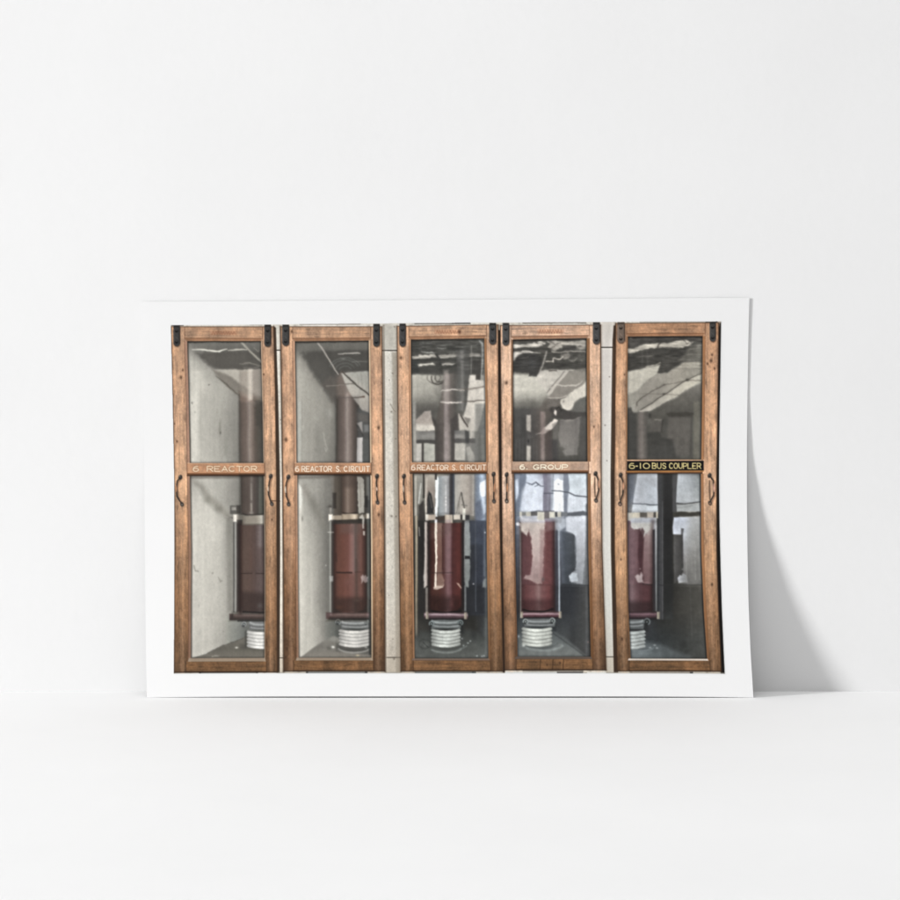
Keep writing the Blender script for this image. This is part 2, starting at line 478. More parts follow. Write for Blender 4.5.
def insulator(x0, x1, y0, y1, n, col, cut=None, dark=(112, 112, 108), idn=None):
    sl = box([(x0 - 3, y0 - 3), (x1 + 3, y1 + 4)], 1)
    x, y = X[sl], Y[sl]
    xc, hw = (x0 + x1) / 2, (x1 - x0) / 2
    t = np.clip((x - xc) / hw, -1.2, 1.2)
    yy = y - 2.2 * (1 - np.minimum(t * t, 1))
    ph = (yy - y0) / (y1 - y0 - 2.2) * n
    fr = ph - np.floor(ph)
    hwl = hw * (.925 + .075 * np.sin(np.pi * np.clip(fr, 0, 1) ** 1.6)) + .5 * (vnoise(.5, .7, 79, x, y) - .5)
    ph = ph + .10 * (vnoise(.25, .3, 80, x, y) - .5)
    fr = ph - np.floor(ph)
    al = alpha_of(np.abs(x - xc) - hwl, .5) * alpha_of(y0 - yy, .5) * alpha_of(yy - (y1 - 2.2), .5)
    k = .82 + .16 * np.sin(np.pi * fr) ** .7
    k = k * (1 - .32 * np.abs(t) ** 3) * (1 + .05 * np.cos(t * 5 + 1))
    ln = np.exp(-((fr - .02) / .13) ** 2) + np.exp(-((fr - 1.02) / .13) ** 2)
    k = k * (1.0 + .10 * (vnoise(.35, .5, 77, x, y) - .5) + .06 * (vnoise(1.1, .9, 78, x, y) - .5))
    c = np.array(col)[None, None] * k[..., None]
    ln = ln * (.7 + .5 * np.abs(t))
    c = c * (1 - .42 * ln[..., None]) + np.array(dark) * .42 * ln[..., None] * .8
    a = al
    if CLIP[0] is not None:
        a = a * CLIP[0][sl]
    IMG[sl] = IMG[sl] * (1 - a[..., None]) + c * a[..., None]
    if idn is not None:
        IDS[sl][a > .5] = idn


def coil(x, y, r=2.2, c=(158, 162, 160)):
    B(x, y, r + .7, r + .7, (44, 46, 46), .8, 0, .7)
    L(arc(x, y, r, r, 200, -60, 10), 1.0, tuple(v * .9 for v in c), .8, .7)
    B(x, y + .2, .9, .9, c, .8)


def flange(x0, x1, y0, y1, c, hi, ends=None):
    c = tuple(.78 * v + .22 * sum(c) / 3 for v in c)
    hi = tuple(.78 * v + .22 * sum(hi) / 3 for v in hi)
    R(x0, y0, x1, y1, ('y', [(y0, tuple(v * .8 for v in c)), (y0 + 2, hi), (y0 + 3.4, c), (y1, tuple(v * .55 for v in c))]), 1, .6, .2)
    L([(x0 + 2, y1 + .6), (x1 - 1, y1 + .6)], 1.2, (34, 32, 32), .8)
    for e in ends or []:
        R(e - 1.3, y0 - .5, e + 1.3, y1 + .4, (168, 162, 146), .9, .5)
        R(e - .2, y0 - .4, e + 1.4, y1 + .3, (96, 90, 82), .5, .5)


def neck(x0, x1, y0, y1, c):
    c = tuple((.45 * v + .55 * sum(c) / 3) * .94 for v in c)
    xm = (x0 + x1) / 2
    P([(x0 + 1.5, y0), (x1 - 1.5, y0), (x1, y0 + 2.5), (x1 - 1.5, y1), (x0 + 1.5, y1), (x0, y0 + 2.5)], tuple(v * .62 for v in c), 1, .6)
    L(arc(xm, y0 + 1, (x1 - x0) / 2 - 2, 2.2, 180, 360, 8), 1.8, c, .7, .9)
    L(arc(xm, y0 + 3.6, (x1 - x0) / 2 - 1, 2.0, 180, 360, 8), 1.0, tuple(v * .42 for v in c), .65, .7)
    L(arc(xm, y0 + 5.2, (x1 - x0) / 2 - 2.5, 1.6, 190, 350, 8), 1.3, tuple(v * 1.08 for v in c), .6, .8)


def wall():
    P([(p[0], p[1]) for p in BORDER], ('y', [(322, (196, 192, 182)), (349, (200, 196, 186)), (352, (212, 208, 198)), (480, (208, 202, 191)), (600, (206, 200, 188)), (676, (188, 178, 164))]), 1, .5)
    m = mask_poly(BORDER, .5)
    texmul(m, .10 * MOT + .08 * GRIT + .06 * STREAK + .02 * FINE - .10 * np.clip((vnoise(.5, .5, 21) - .83) * 6, 0, 1))
    # cool whitish strips further right
    P([(600, 322), (614, 322), (614, 675), (604, 675)], ('y', [(322, (206, 200, 192)), (349, (214, 208, 202)), (480, (218, 216, 210)), (600, (206, 206, 200)), (675, (184, 180, 170))]), .85, .6)
    for x0, x1, y in ((275, 281, 350.4), (382.5, 397, 350.7), (601, 613, 347.6)):
        L([(x0, y), (x1, y)], 1.1, (52, 48, 44), .95)
        L([(x0, y + 1.4), (x1, y + 1.4)], 1.0, (232, 228, 220), .5)
    for x0, x1, y in ((278, 284, 658.8), (385.5, 401, 658.5), (606, 617, 657.8)):
        L([(x0, y), (x1, y)], .9, (66, 60, 52), .9)
        R(x0, y + .8, x1, 675, (184, 174, 158), .5)
    R(384, 351, 387, 675, (224, 218, 206), .4, 1.2)
    P([(392, 352), (397.2, 352), (398.5, 550), (400.8, 674), (396, 674)], (136, 126, 112), .55, 1.6)
    P([(383, 325), (384.6, 325), (386.5, 674), (385, 674)], (120, 110, 98), .7, .7)
    R(383, 326, 397, 349.6, (178, 174, 164), .45, .8)
    for x, y, r in ((392.6, 373.5, .9), (389.3, 380.2, .6), (394.5, 327, .9), (391.5, 412, 1.1), (395.8, 439, .8), (391.6, 516.5, 1.3), (396, 516.8, 1),
                    (280.6, 420, .9), (605, 425.5, .9), (607, 461, .8), (609.5, 377, .8), (394, 660, 1.2), (389, 596, .6), (393, 640, .7)):
        B(x, y, r, r, (96, 86, 76), .6)
    L([(390.5, 404), (394, 411), (396, 412)], .7, (130, 120, 108), .6, .5, .4)
    # narrow strip between first and second cabinet, dark door side
    P([(273.5, 326), (275.9, 328), (278.2, 398), (280.0, 478), (280.2, 550), (279.6, 674), (277, 674)], (58, 44, 33), .92, .7)
    P([(279.8, 326), (281, 326), (283.8, 560), (284.2, 674), (282.8, 674), (282.2, 480)], (92, 80, 68), .7, .7)
    # gap between third and fourth cabinet
    P([(498.0, 330), (500.6, 330), (501.2, 420), (502.4, 550), (505.0, 674), (503, 674), (500.3, 550), (498.5, 420)], (24, 19, 16), 1, .7)
    P([(497.6, 322.6), (502, 322.6), (501, 327), (499.2, 331)], (204, 198, 186), .9, .6)
    # dark side of the fifth door and the black border on the right
    P([(615.6, 325), (616.5, 330), (616, 398), (615, 478), (615, 550), (618, 674), (613.8, 674), (610.9, 550), (610.6, 478), (611.6, 398), (612.6, 340), (613.6, 326)], (62, 46, 35), .96, .8)
    P([(613.2, 345), (614.4, 345), (613.2, 470), (612, 470)], (118, 92, 72), .5, .6)
    P([(718.2, 325), (722, 321), (722, 398), (721, 478), (722, 550), (724, 610), (727, 675), (720.8, 675), (718, 610), (716.4, 550), (716.2, 478), (717.4, 398)], (17, 13, 11), 1, .6)
    P([(716, 321.5), (720.4, 321.5), (719.4, 327), (717, 324)], (176, 164, 150), .8, .6)
    # top and bottom thin strips
    for x0, x1, y, c, a in ((172, 183, 325.8, (60, 54, 48), .8), (250, 262, 325.2, (150, 146, 138), .5), (303, 336, 325.8, (230, 226, 220), .6), (300, 360, 324.4, (120, 112, 104), .7),
                            (338, 372, 326, (214, 210, 204), .7), (415, 470, 323.8, (74, 70, 66), .8), (452, 470, 323.3, (40, 38, 36), .8), (523, 586, 323.2, (96, 88, 80), .8),
                            (553, 577, 324.2, (206, 204, 196), .9), (640, 706, 322.4, (120, 112, 102), .6), (706, 717, 322.4, (34, 30, 28), .9)):
        L([(x0, y), (x1, y - .2)], 1.1, c, a, .5, .15)
    R(172, 673.2, 725, 674.6, (150, 148, 140), .75, .5)
    for x0, x1, c in ((200, 256, (110, 112, 108)), (199, 201, (40, 38, 36)), (256, 258, (40, 38, 36)), (307, 367, (104, 110, 110)), (306, 308, (40, 40, 40)), (365, 367.5, (40, 40, 40)), (415, 474, (84, 92, 92)),
                      (472, 476, (50, 60, 60)), (505, 523, (196, 200, 200)), (523, 583, (172, 176, 176)), (557, 583, (60, 58, 56)), (587, 606, (206, 206, 202)), (630, 690, (132, 128, 120)), (690, 693, (24, 24, 24))):
        R(x0, 673.0, x1, 674.6, c, .85, .45)
    L([(523, 671.9), (583, 672.2)], .7, (60, 56, 52), .8)


exec_panes = []


def pane(c, lower):
    def deco(fn):
        exec_panes.append((c, lower, fn))
        return fn
    return deco


@pane(0, 0)
def p1u():
    R(180, 335, 270, 470, ('g', [187, 191, 196, 201, 212, 226, 236, 240], [342, 352, 362, 372, 385, 400, 430, 463],
      [[104, 100, 98, 98, 98, 98, 98, 98], [140, 128, 116, 106, 92, 84, 84, 84], [160, 168, 164, 140, 104, 84, 84, 84], [158, 178, 184, 172, 148, 112, 100, 100],
       [158, 178, 198, 188, 164, 150, 118, 108], [160, 184, 204, 176, 166, 150, 128, 112], [166, 190, 200, 172, 164, 138, 118, 104], [164, 192, 194, 176, 170, 150, 118, 104]]), 1, .1)
    P([(196, 353), (262, 351), (262, 370), (228, 369.5), (214, 369.5), (205, 362)], (72, 69, 64), .85, 2.5, .8)
    P([(212, 369.6), (262, 369.6), (262, 402), (245, 388), (228, 377)], ('x', [(212, (150, 146, 136)), (236, (166, 160, 148)), (262, (140, 134, 124))]), .95, .9)
    P([(212, 369.6), (226, 374), (240, 383), (262, 398), (262, 416), (241, 399), (226, 386)], (112, 106, 97), .85, 1.5)
    L([(216, 376), (226, 384), (240, 397)], [.6, 1.6, .8], (70, 66, 58), .7, .8)
    L([(192, 349.4), (203, 349.7), (210, 350.8), (219, 351.4), (227, 349.6)], [.6, 1.5, 1.2, 1.7, .6], (208, 205, 192), .9, .6)
    L([(228, 351), (236, 350.4), (247, 350)], [.7, 1.6, .8], (176, 172, 160), .85, .6)
    L([(241.5, 343), (250, 351), (261, 362)], [2.2, 1.8, 2], (150, 146, 134), .8, .7)
    L([(254, 348), (258, 352), (259, 350)], .9, (128, 124, 114), .6)
    L([(240, 364), (250, 363), (261, 367)], [.5, 1.4, .6], (124, 120, 110), .7, .7)
    L([(244, 367.6), (256, 368), (261, 366)], 1, (108, 104, 96), .6)
    # hanging tube in the upper pane
    P([(239.4, 392), (262, 398), (264, 464), (240, 464)], ('x', [(239, (80, 68, 60)), (242, (104, 88, 78)), (246, (116, 98, 88)), (249.5, (162, 146, 134)), (252, (138, 120, 108)), (255, (98, 84, 74)), (258, (88, 80, 70)), (263, (74, 72, 66))]), .92, 2.6)
    P([(240, 370), (262, 370), (263, 402), (240, 396)], ('x', [(240, (122, 112, 102)), (246, (150, 138, 126)), (250, (196, 184, 170)), (254, (140, 128, 118)), (262, (104, 98, 90))]), .5, 1.6)
    R(248.6, 369, 252.4, 400, (206, 196, 182), .5, 1.4)
    P([(254, 398), (262, 402), (263, 430), (256, 425)], (66, 62, 56), .6, 2.5, 1)
    B(252, 404, 6, 3, (150, 138, 126), .35)
    L([(239.6, 395), (239.8, 463)], 1, (66, 60, 54), .6, .8)
    B(220, 428, 1.4, 9, (112, 110, 100), .5)
    B(220.5, 433, .9, 1.6, (66, 64, 58), .8)
    B(217, 413, 1.2, 5, (130, 128, 118), .5)
    B(226, 446, 3, 12, (120, 120, 110), .4)
    B(209, 385, .9, .8, (70, 68, 62), .9)
    B(192.5, 403, .9, .9, (80, 78, 70), .8)
    B(195, 412, 1, 1, (140, 138, 128), .7)
    B(197, 372, 5, 2, (204, 200, 188), .5)
    L([(200.5, 380), (200.6, 462)], .8, (150, 146, 136), .35, .8)
    L(side(CAB[0]['il'], 342, 463, .5), 1.1, (70, 62, 54), .85)
    L([(187, 342), (262, 342)], 1.4, (44, 40, 36), .9)


@pane(0, 1)
def p1l():
    R(180, 470, 270, 665, ('g', [190, 193, 200, 212, 222, 232, 240], [476, 486, 500, 515, 530, 560, 590, 620, 660],
      [[120, 150, 160, 158, 150, 126, 104], [140, 160, 170, 166, 156, 130, 108], [160, 180, 186, 170, 150, 128, 100], [170, 190, 194, 188, 160, 122, 96], [170, 188, 194, 190, 172, 124, 92],
       [166, 184, 190, 184, 168, 130, 96], [164, 182, 188, 180, 164, 132, 98], [158, 180, 184, 176, 158, 126, 108], [150, 170, 172, 162, 140, 118, 100]]), 1, .1)
    L([(193, 481), (202, 488), (209, 499), (219, 508), (230, 518)], [3, 5, 8, 8, 6], (122, 118, 108), .65, 3.5)
    B(207.5, 500, 5, 4, (110, 108, 98), .5)
    B(220, 509, 4, 4, (108, 104, 95), .55)
    L([(190, 478), (262, 478)], 2, (92, 86, 78), .6, 1.2)
    P([(226, 515), (234, 522), (234, 612), (228, 612)], (104, 102, 94), .55, 3)
    # upper tube
    P([(240.6, 474), (265, 474), (265, 515), (241, 515)], ('x', [(240, (60, 52, 48)), (243, (84, 70, 64)), (249, (98, 82, 76)), (251.5, (120, 108, 102)), (254, (90, 76, 72)), (258, (74, 68, 64)), (260, (96, 98, 90)), (262, (84, 86, 78)), (265, (62, 62, 58))]), 1, .7)
    L([(251.2, 484), (251.4, 500)], [.8, 1.6], (156, 146, 140), .7, .7)
    L([(251.3, 504), (251.6, 511)], [1.6, 1.4], (172, 162, 152), .8, .6)
    B(251.5, 513, 2.6, 1.3, (170, 164, 156), .8)
    L([(243, 514), (248, 515.6), (256, 515.2), (262, 514.6)], 1.4, (44, 40, 38), .8)
    L([(229, 518), (241, 518.5)], 1.5, (70, 66, 62), .8, .6)
    R(230, 506, 237.6, 514.4, (76, 74, 69), 1, .7)
    R(231.6, 507.6, 236, 510.6, (138, 134, 126), .8, .7)
    R(236.6, 505.5, 240.6, 514, (52, 48, 44), .9, .8)
    L([(224, 516.5), (231, 518.5)], 1, (150, 144, 136), .6)
    R(233, 514.6, 237.6, 522.6, ('x', [(233, (160, 154, 144)), (235.2, (214, 208, 196)), (237.6, (140, 132, 122))]), 1, .6)
    R(237.4, 515.4, 244, 520, (122, 116, 106), .95, .6)
    R(236.8, 520, 243.4, 526, (52, 48, 44), .9, .7)
    P([(242.6, 516), (266, 515.2), (266, 525.6), (242, 525.4)], ('x', [(242, (120, 110, 98)), (248, (160, 150, 136)), (256, (170, 160, 146)), (259, (190, 182, 168)), (261.5, (222, 216, 204)), (264, (170, 160, 148))]), 1, .6)
    R(243, 524, 264, 525.6, (84, 74, 66), .6, .6)
    # rod
    R(233.2, 522, 234.4, 613, (52, 50, 48), .9, .6)
    R(234.2, 522, 237, 613, ('x', [(234, (84, 84, 80)), (235.6, (134, 132, 126)), (237, (84, 84, 80))]), 1, .5)
    R(236.8, 524, 241, 613, (46, 42, 40), .95, .8)
    # main tube
    P([(240, 525.4), (266, 525.4), (266, 613), (247, 613), (242, 610), (240, 604)], ('x', [(240, (72, 52, 46)), (243, (96, 72, 63)), (250, (102, 74, 66)), (255, (94, 70, 66)), (258, (112, 92, 92)), (260.5, (128, 112, 114)), (263, (92, 74, 76)), (265, (74, 60, 60))]), 1, .7)
    R(256, 548, 266, 606, (92, 68, 64), .6, 3)
    P([(240, 592), (266, 594), (266, 614), (240, 614)], (58, 42, 40), .75, 4)
    B(251, 560, 2, 14, (118, 76, 64), .3)
    L([(240.6, 574), (251.6, 574)], 1.1, (58, 42, 39), .9)
    L([(256, 574), (264.5, 574)], 1.1, (58, 42, 39), .8)
    L([(241, 571.6), (264, 571.6)], .9, (84, 64, 60), .5)
    L([(243, 612.4), (265, 613.4)], 1.6, (30, 26, 25), .9)
    B(260, 606, 3, 3, (96, 90, 92), .5)
    # back wall below the flange, floor
    P([(226, 616), (266, 616), (266, 650), (226, 648)], ('x', [(226, (138, 138, 128)), (236, (112, 114, 108)), (246, (82, 84, 80)), (266, (82, 84, 80))]), .85, 2.5)
    P([(190, 659.8), (194, 658.4), (206, 655), (220, 647.4), (234, 642.6), (247, 637), (252, 642), (266, 646), (266, 662), (190, 662)], ('y', [(637, (92, 88, 80)), (650, (80, 77, 69)), (660, (98, 93, 84))]), .97, .9, .5)
    L([(193, 658.6), (206, 655), (220, 647.4), (234, 642.6), (246, 637.4)], .9, (64, 62, 56), .6, .6, .4)
    R(240, 645, 264, 650, (62, 60, 55), .5, 1.6)
    P([(229.4, 615), (266, 614.2), (266, 620.6), (229.8, 620.8)], ('y', [(614, (70, 56, 53)), (616, (112, 90, 86)), (617.6, (86, 66, 62)), (620.6, (56, 44, 42))]), 1, .6, .25)
    R(229.4, 614.6, 233.4, 620.6, (66, 52, 50), .9, .6)
    B(238.6, 613.4, 1.6, 1.6, (120, 112, 104), .8)
    L([(238, 621.6), (264, 621.6)], 1.4, (36, 34, 34), .9)
    coil(244, 625)
    neck(248.5, 274, 622.4, 630.4, (158, 162, 160))
    insulator(246.6, 278, 630.6, 650, 5, (214, 212, 206), idn=19)
    L([(245.6, 632), (245.6, 648)], 1.6, (50, 50, 47), .7, .8)
    B(236.6, 648.4, 1.7, .9, (196, 192, 180), .9)
    B(216, 656.8, 3, 1, (140, 136, 124), .8)
    B(212.6, 657.4, 1.2, .8, (160, 154, 138), .7)
    # wall stains
    L([(193.5, 566), (195.5, 571.5), (198.5, 572)], .9, (112, 108, 98), .75, .5, .3)
    B(212.6, 573.6, 1, 1, (112, 108, 98), .8)
    L([(218.5, 577.6), (220.4, 582.6), (222, 581)], 1, (120, 116, 106), .7, .5, .3)
    B(199, 606, 1, 3, (150, 146, 136), .6)
    B(223.6, 632.4, .8, .8, (110, 108, 100), .7)
    L([(203, 560), (203.6, 640)], .8, (206, 202, 190), .3, .8)
    B(214, 540, 4, 3, (200, 196, 184), .35)
    L(side(CAB[0]['il'], 476, 660, .5), 1.1, (80, 70, 62), .8)


@pane(1, 0)
def p2u():
    R(285, 335, 380, 470, ('g', [295, 299, 304, 312, 322, 330, 337], [342, 352, 362, 375, 390, 410, 430, 463],
      [[84, 90, 96, 100, 100, 98, 98], [124, 110, 100, 88, 80, 76, 76], [150, 150, 130, 100, 82, 76, 76], [156, 164, 158, 136, 100, 80, 78], [158, 166, 162, 156, 138, 98, 84],
       [160, 166, 158, 152, 148, 134, 92], [164, 170, 154, 150, 138, 126, 96], [166, 176, 156, 150, 128, 114, 98]]), 1, .1)
    P([(301, 353), (318, 351), (370, 350), (370, 372), (346, 372), (336, 404), (331, 400), (320, 384), (310, 369)], (70, 68, 64), .8, 2.8, .8)
    R(296, 343, 370, 351, (104, 102, 96), .6, 2)
    P([(322, 384), (330, 376), (337, 380), (337, 408), (331, 402)], (92, 86, 80), .5, 2, .5)
    # column
    P([(336, 380), (341, 372), (347, 374), (360, 398), (359, 410), (357.6, 464), (336.4, 464)], ('x', [(335, (74, 68, 62)), (339, (96, 84, 77)), (344, (122, 106, 98)), (347.4, (166, 152, 143)), (350, (140, 124, 115)), (354, (96, 84, 77)), (358, (70, 64, 60))]), .95, 2.0)
    P([(336, 376), (348, 372), (352, 392), (336, 398)], (104, 96, 89), .55, 3)
    # pale soffit on the right
    P([(341, 374), (350, 371.8), (371, 371.8), (371, 416), (364, 414), (356, 402), (348, 390)], ('y', [(372, (158, 156, 148)), (385, (178, 174, 164)), (400, (176, 170, 160)), (416, (140, 134, 128))]), .92, 1.0)
    P([(348, 372), (371, 372), (371, 392), (355, 378)], (150, 150, 142), .45, 2)
    L([(342, 372), (354, 383), (370, 396)], [1.2, 1.6, 1.4], (66, 62, 57), .9, .6)
    L([(322, 386.4), (337, 384.4), (355, 383.6)], [.6, .8, 1], (84, 78, 72), .7, .6)
    L([(326, 386), (344, 384.6)], .7, (158, 150, 140), .5)
    L([(352, 397.6), (364, 397.2)], [.7, 1.5], (80, 70, 62), .8, .5)
    B(363, 397.2, 1.3, .9, (96, 66, 54), .8)
    L([(338, 397.6), (352, 397.4)], .7, (92, 86, 80), .6)
    for k in range(4):
        L([(357 + k * 4, 374), (360 + k * 3.4, 394)], .7, (120, 116, 108), .3, .7)
    L([(317.6, 342.4), (325, 353), (338, 374.5)], [1.8, 1.5, 1.2], (156, 150, 142), .85, .55)
    L([(338, 354.4), (350, 353.6), (359.8, 353.4)], [.6, 1.2, .9], (172, 168, 160), .9, .5)
    L([(352, 362), (368, 361.6)], 1, (112, 110, 104), .6)
    for r in (5, 8, 11, 13):
        L(arc(345, 371, r * 1.25, r, 25, 160, 10), .9, (112, 116, 112), .45, .7)
    B(343, 359, 2.4, .8, (140, 138, 132), .5)
    # lower right
    P([(357.4, 408), (371, 414), (371, 464), (357.2, 464)], (76, 76, 74), .95, 1.2)
    P([(356, 412), (371, 416), (371, 424), (357, 420)], (92, 88, 84), .8, 2)
    P([(357, 423), (362, 421.6), (362.4, 434), (358, 430)], (140, 136, 132), .95, .8)
    L([(357, 426), (363, 436)], 2, (62, 60, 58), .8, .7)
    P([(356.8, 437.6), (362.4, 437.6), (362.4, 463), (356.8, 463)], (180, 176, 172), .97, .6)
    R(364, 425, 370, 432, (126, 126, 124), .7, 1.3)
    R(363, 440, 370, 463, (88, 90, 88), .6, 1.5)
    L([(337, 400), (336.6, 463)], 1.4, (66, 62, 57), .6, .9)
    # stains
    L([(323, 433), (324.6, 442), (327, 450), (326, 452), (324.4, 448)], 1.2, (166, 164, 154), .45, .7, .4)
    B(318, 440, 4, 12, (124, 122, 113), .35)
    B(330, 414, 4, 6, (160, 158, 150), .35)
    B(316, 418, 3, 3, (172, 170, 160), .4)
    B(302.6, 427, 1.4, 2, (184, 182, 172), .5)
    B(316, 450, 2, 2, (118, 116, 108), .4)
    R(297.2, 402, 300.6, 463, (176, 178, 170), .5, .8)
    L([(301.6, 400), (301.8, 463)], .8, (134, 132, 124), .45, .7)
    L(side(CAB[1]['il'], 342, 463, .5), 1.0, (84, 80, 72), .7)
    L([(295, 342.2), (370, 341.6)], 1.4, (48, 44, 40), .85)


@pane(1, 1)
def p2l():
    R(285, 470, 380, 665, ('g', [297, 300, 304, 312, 320, 327, 335], [476, 490, 505, 520, 545, 575, 605, 630, 660],
      [[120, 140, 146, 140, 130, 108, 86], [184, 184, 150, 150, 138, 112, 90], [196, 200, 160, 136, 124, 104, 84], [186, 200, 172, 150, 122, 100, 80], [184, 198, 182, 164, 130, 98, 74],
       [184, 196, 186, 172, 130, 98, 72], [184, 194, 188, 174, 130, 100, 76], [184, 192, 186, 174, 140, 108, 92], [170, 176, 172, 164, 140, 116, 100]]), 1, .1)
    P([(303, 484), (310, 490), (307, 500), (302, 492)], (170, 162, 152), .5, 2.5)
    L([(304, 487), (312, 502), (318, 514), (324, 526)], [3, 7, 7, 6], (110, 107, 98), .55, 3.5)
    L([(297, 478), (371, 477)], 2, (84, 78, 71), .6, 1.3)
    P([(298, 483), (301.6, 488), (302, 505), (300, 512), (298, 500)], (216, 216, 206), .8, .9, .4)
    B(302.4, 519, .8, 3, (96, 92, 84), .7)
    B(336, 478, 1.4, 1.4, (160, 158, 150), .6)
    # background behind the tube
    P([(330, 476), (371, 476), (371, 516), (334, 516)], ('x', [(330, (104, 100, 92)), (336, (92, 86, 80)), (340, (74, 68, 62)), (356, (64, 60, 57)), (371, (68, 68, 66))]), .9, 1.2)
    R(332.6, 493, 336.4, 509, (54, 50, 47), .9, .9)
    B(330, 507, 2.8, 1.6, (58, 54, 50), .8)
    # upper tube
    R(341, 474, 357, 514, ('x', [(341, (66, 58, 54)), (344, (96, 80, 73)), (347.6, (146, 132, 124)), (350, (122, 106, 98)), (353, (104, 88, 81)), (357, (70, 60, 57))]), 1, .6)
    R(341, 474, 357, 488, (74, 64, 60), .55, 3)
    L([(343, 513.4), (350, 514.4), (356, 513)], 1.5, (40, 36, 34), .8)
    # white reflection strip
    P([(357.4, 477), (362, 477), (364, 481), (364.2, 513), (358.4, 513.6), (357.6, 500)], ('y', [(477, (150, 152, 150)), (492, (192, 196, 194)), (513, (178, 182, 180))]), .96, .6, .4)
    L([(360, 484), (360.4, 508)], 1.2, (128, 128, 126), .5, .7, .5)
    R(366, 477, 369.4, 500, (104, 104, 100), .8, .8)
    R(364.6, 496, 368, 508, (46, 46, 45), .9, 1)
    # clamp ring
    R(328.6, 514.8, 332.6, 521.8, (222, 214, 200), 1, .6)
    P([(332, 516.2), (341.6, 515.4), (341.6, 520.8), (332, 520.2)], (172, 162, 148), 1, .6)
    R(329.4, 508, 331.6, 515, (128, 124, 116), .8, .6)
    P([(341.6, 514.2), (358.2, 514.2), (358, 523), (356, 524.6), (344, 524.6), (341.6, 522)], ('x', [(341, (140, 128, 112)), (344, (184, 172, 154)), (349, (176, 164, 148)), (351.4, (196, 184, 166)), (354.6, (236, 226, 208)), (356.6, (188, 176, 158)), (358.4, (120, 112, 102))]), 1, .5)
    R(358, 514.6, 366, 518.4, (118, 112, 102), .9, .6)
    R(366.4, 514, 369.2, 519.6, (196, 190, 178), .95, .5)
    # rods, behind
    P([(330, 520.6), (371, 519), (371, 614), (330, 614)], ('x', [(329, (72, 70, 66)), (334, (50, 46, 44)), (366, (46, 44, 42)), (371, (54, 55, 52))]), .92, .9)
    R(329, 521, 331.6, 614, ('x', [(329, (92, 92, 86)), (330.3, (138, 137, 130)), (331.6, (92, 92, 86))]), 1, .5)
    L([(328, 532.6), (334, 532.6)], .9, (166, 164, 156), .8)
    R(367, 520, 369.2, 614, (84, 88, 84), .95, .5)
    # main tube
    P([(334, 524.4), (366, 524.4), (366.4, 604), (364, 610), (356, 613.6), (342, 613.6), (335.6, 610), (333.6, 604)],
      ('x', [(334, (66, 44, 40)), (337, (98, 62, 54)), (343, (112, 68, 59)), (348, (122, 76, 70)), (351, (146, 104, 101)), (353.4, (142, 110, 110)), (355.6, (98, 84, 82)), (358, (106, 78, 74)), (361, (116, 78, 72)), (364, (86, 58, 53)), (366.4, (58, 42, 39))]), 1, .7)
    R(340, 524, 362, 534, (98, 84, 82), .45, 3)
    R(345, 574, 358, 602, (112, 70, 63), .6, 4)
    B(349, 582, 5, 5, (134, 92, 88), .35)
    L([(356.4, 560), (356.8, 600)], 1.6, (78, 64, 60), .6, 1)
    P([(334, 598), (366.4, 598), (366.4, 615), (334, 615)], (52, 38, 35), .72, 4)
    B(339, 608, 5, 2, (96, 60, 44), .4)
    B(357, 601, 5, 2, (96, 84, 80), .35)
    L([(336.6, 573.2), (351.8, 573.4)], 1.4, (50, 36, 33), .95)
    L([(355.4, 573), (361, 572.8)], 1.0, (70, 50, 46), .7)
    L([(336, 554), (336.6, 562)], 1.6, (60, 44, 40), .7, .8)
    P([(362.4, 514), (364.4, 517.6), (364, 529.4), (362.2, 529.4), (362.2, 519.6), (359, 518.4)], (196, 200, 200), .9, .5, .3)
    R(363.2, 531.4, 365, 535.8, (220, 224, 224), .9, .5)
    P([(361, 578), (362.6, 575), (363.8, 577), (365.4, 575.2), (366.2, 578), (368, 577.6), (367.4, 580.6), (367.6, 582), (365, 583.6), (363.4, 581.6), (361.2, 584.6), (361.6, 581)], (206, 196, 204), .75, .8, .4)
    R(329.4, 577, 333, 582, (150, 152, 148), .8, .7, .4)
    B(325.8, 566, .8, .9, (170, 170, 164), .8)
    # lower
    P([(325, 618), (371, 618), (371, 652), (325, 644)], ('x', [(325, (112, 112, 105)), (336, (76, 78, 74)), (345, (58, 60, 57)), (371, (52, 54, 52))]), .9, 2.2)
    P([(297, 660), (301, 658), (313, 649), (325, 641), (334, 636.6), (344, 642), (371, 649), (371, 662), (297, 662)], ('y', [(637, (118, 116, 108)), (648, (100, 97, 90)), (660, (116, 111, 102))]), .97, 1)
    B(334, 640, 6, 2.4, (128, 128, 122), .5)
    flange(327, 369, 613.4, 619.4, (98, 74, 74), (122, 98, 98))
    P([(326, 613), (330, 613), (330, 620), (326, 620)], (76, 58, 56), .8, .7)
    neck(340, 370, 621.2, 629.6, (160, 166, 160))
    coil(338, 622.8, 2.4)
    coil(366.6, 624, 1.6, (130, 134, 130))
    P([(336, 644), (371, 647), (371, 656), (336, 652)], (62, 61, 58), .6, 2)
    insulator(338.6, 370.4, 629.4, 648.4, 5, (210, 207, 200), idn=29)
    L(arc(354, 647, 17, 6.6, 205, 335, 10), 1.4, (178, 178, 172), .55, 1.1)
    L(arc(354, 645.5, 16, 6, 205, 335, 10), 1.2, (50, 50, 47), .5, 1.0)
    B(333, 648, 2, 1.4, (216, 214, 206), 1)
    B(330, 649, 3.5, 2, (60, 60, 56), .4)
    B(366, 648, 1.6, 1.2, (170, 170, 164), .7)
    B(357.6, 656.6, 2, .8, (186, 170, 134), .8)
    R(368.8, 600, 371.6, 656, (46, 46, 44), .8, .9)
    L(side(CAB[1]['il'], 476, 660, .6), 1.0, (104, 98, 88), .6)


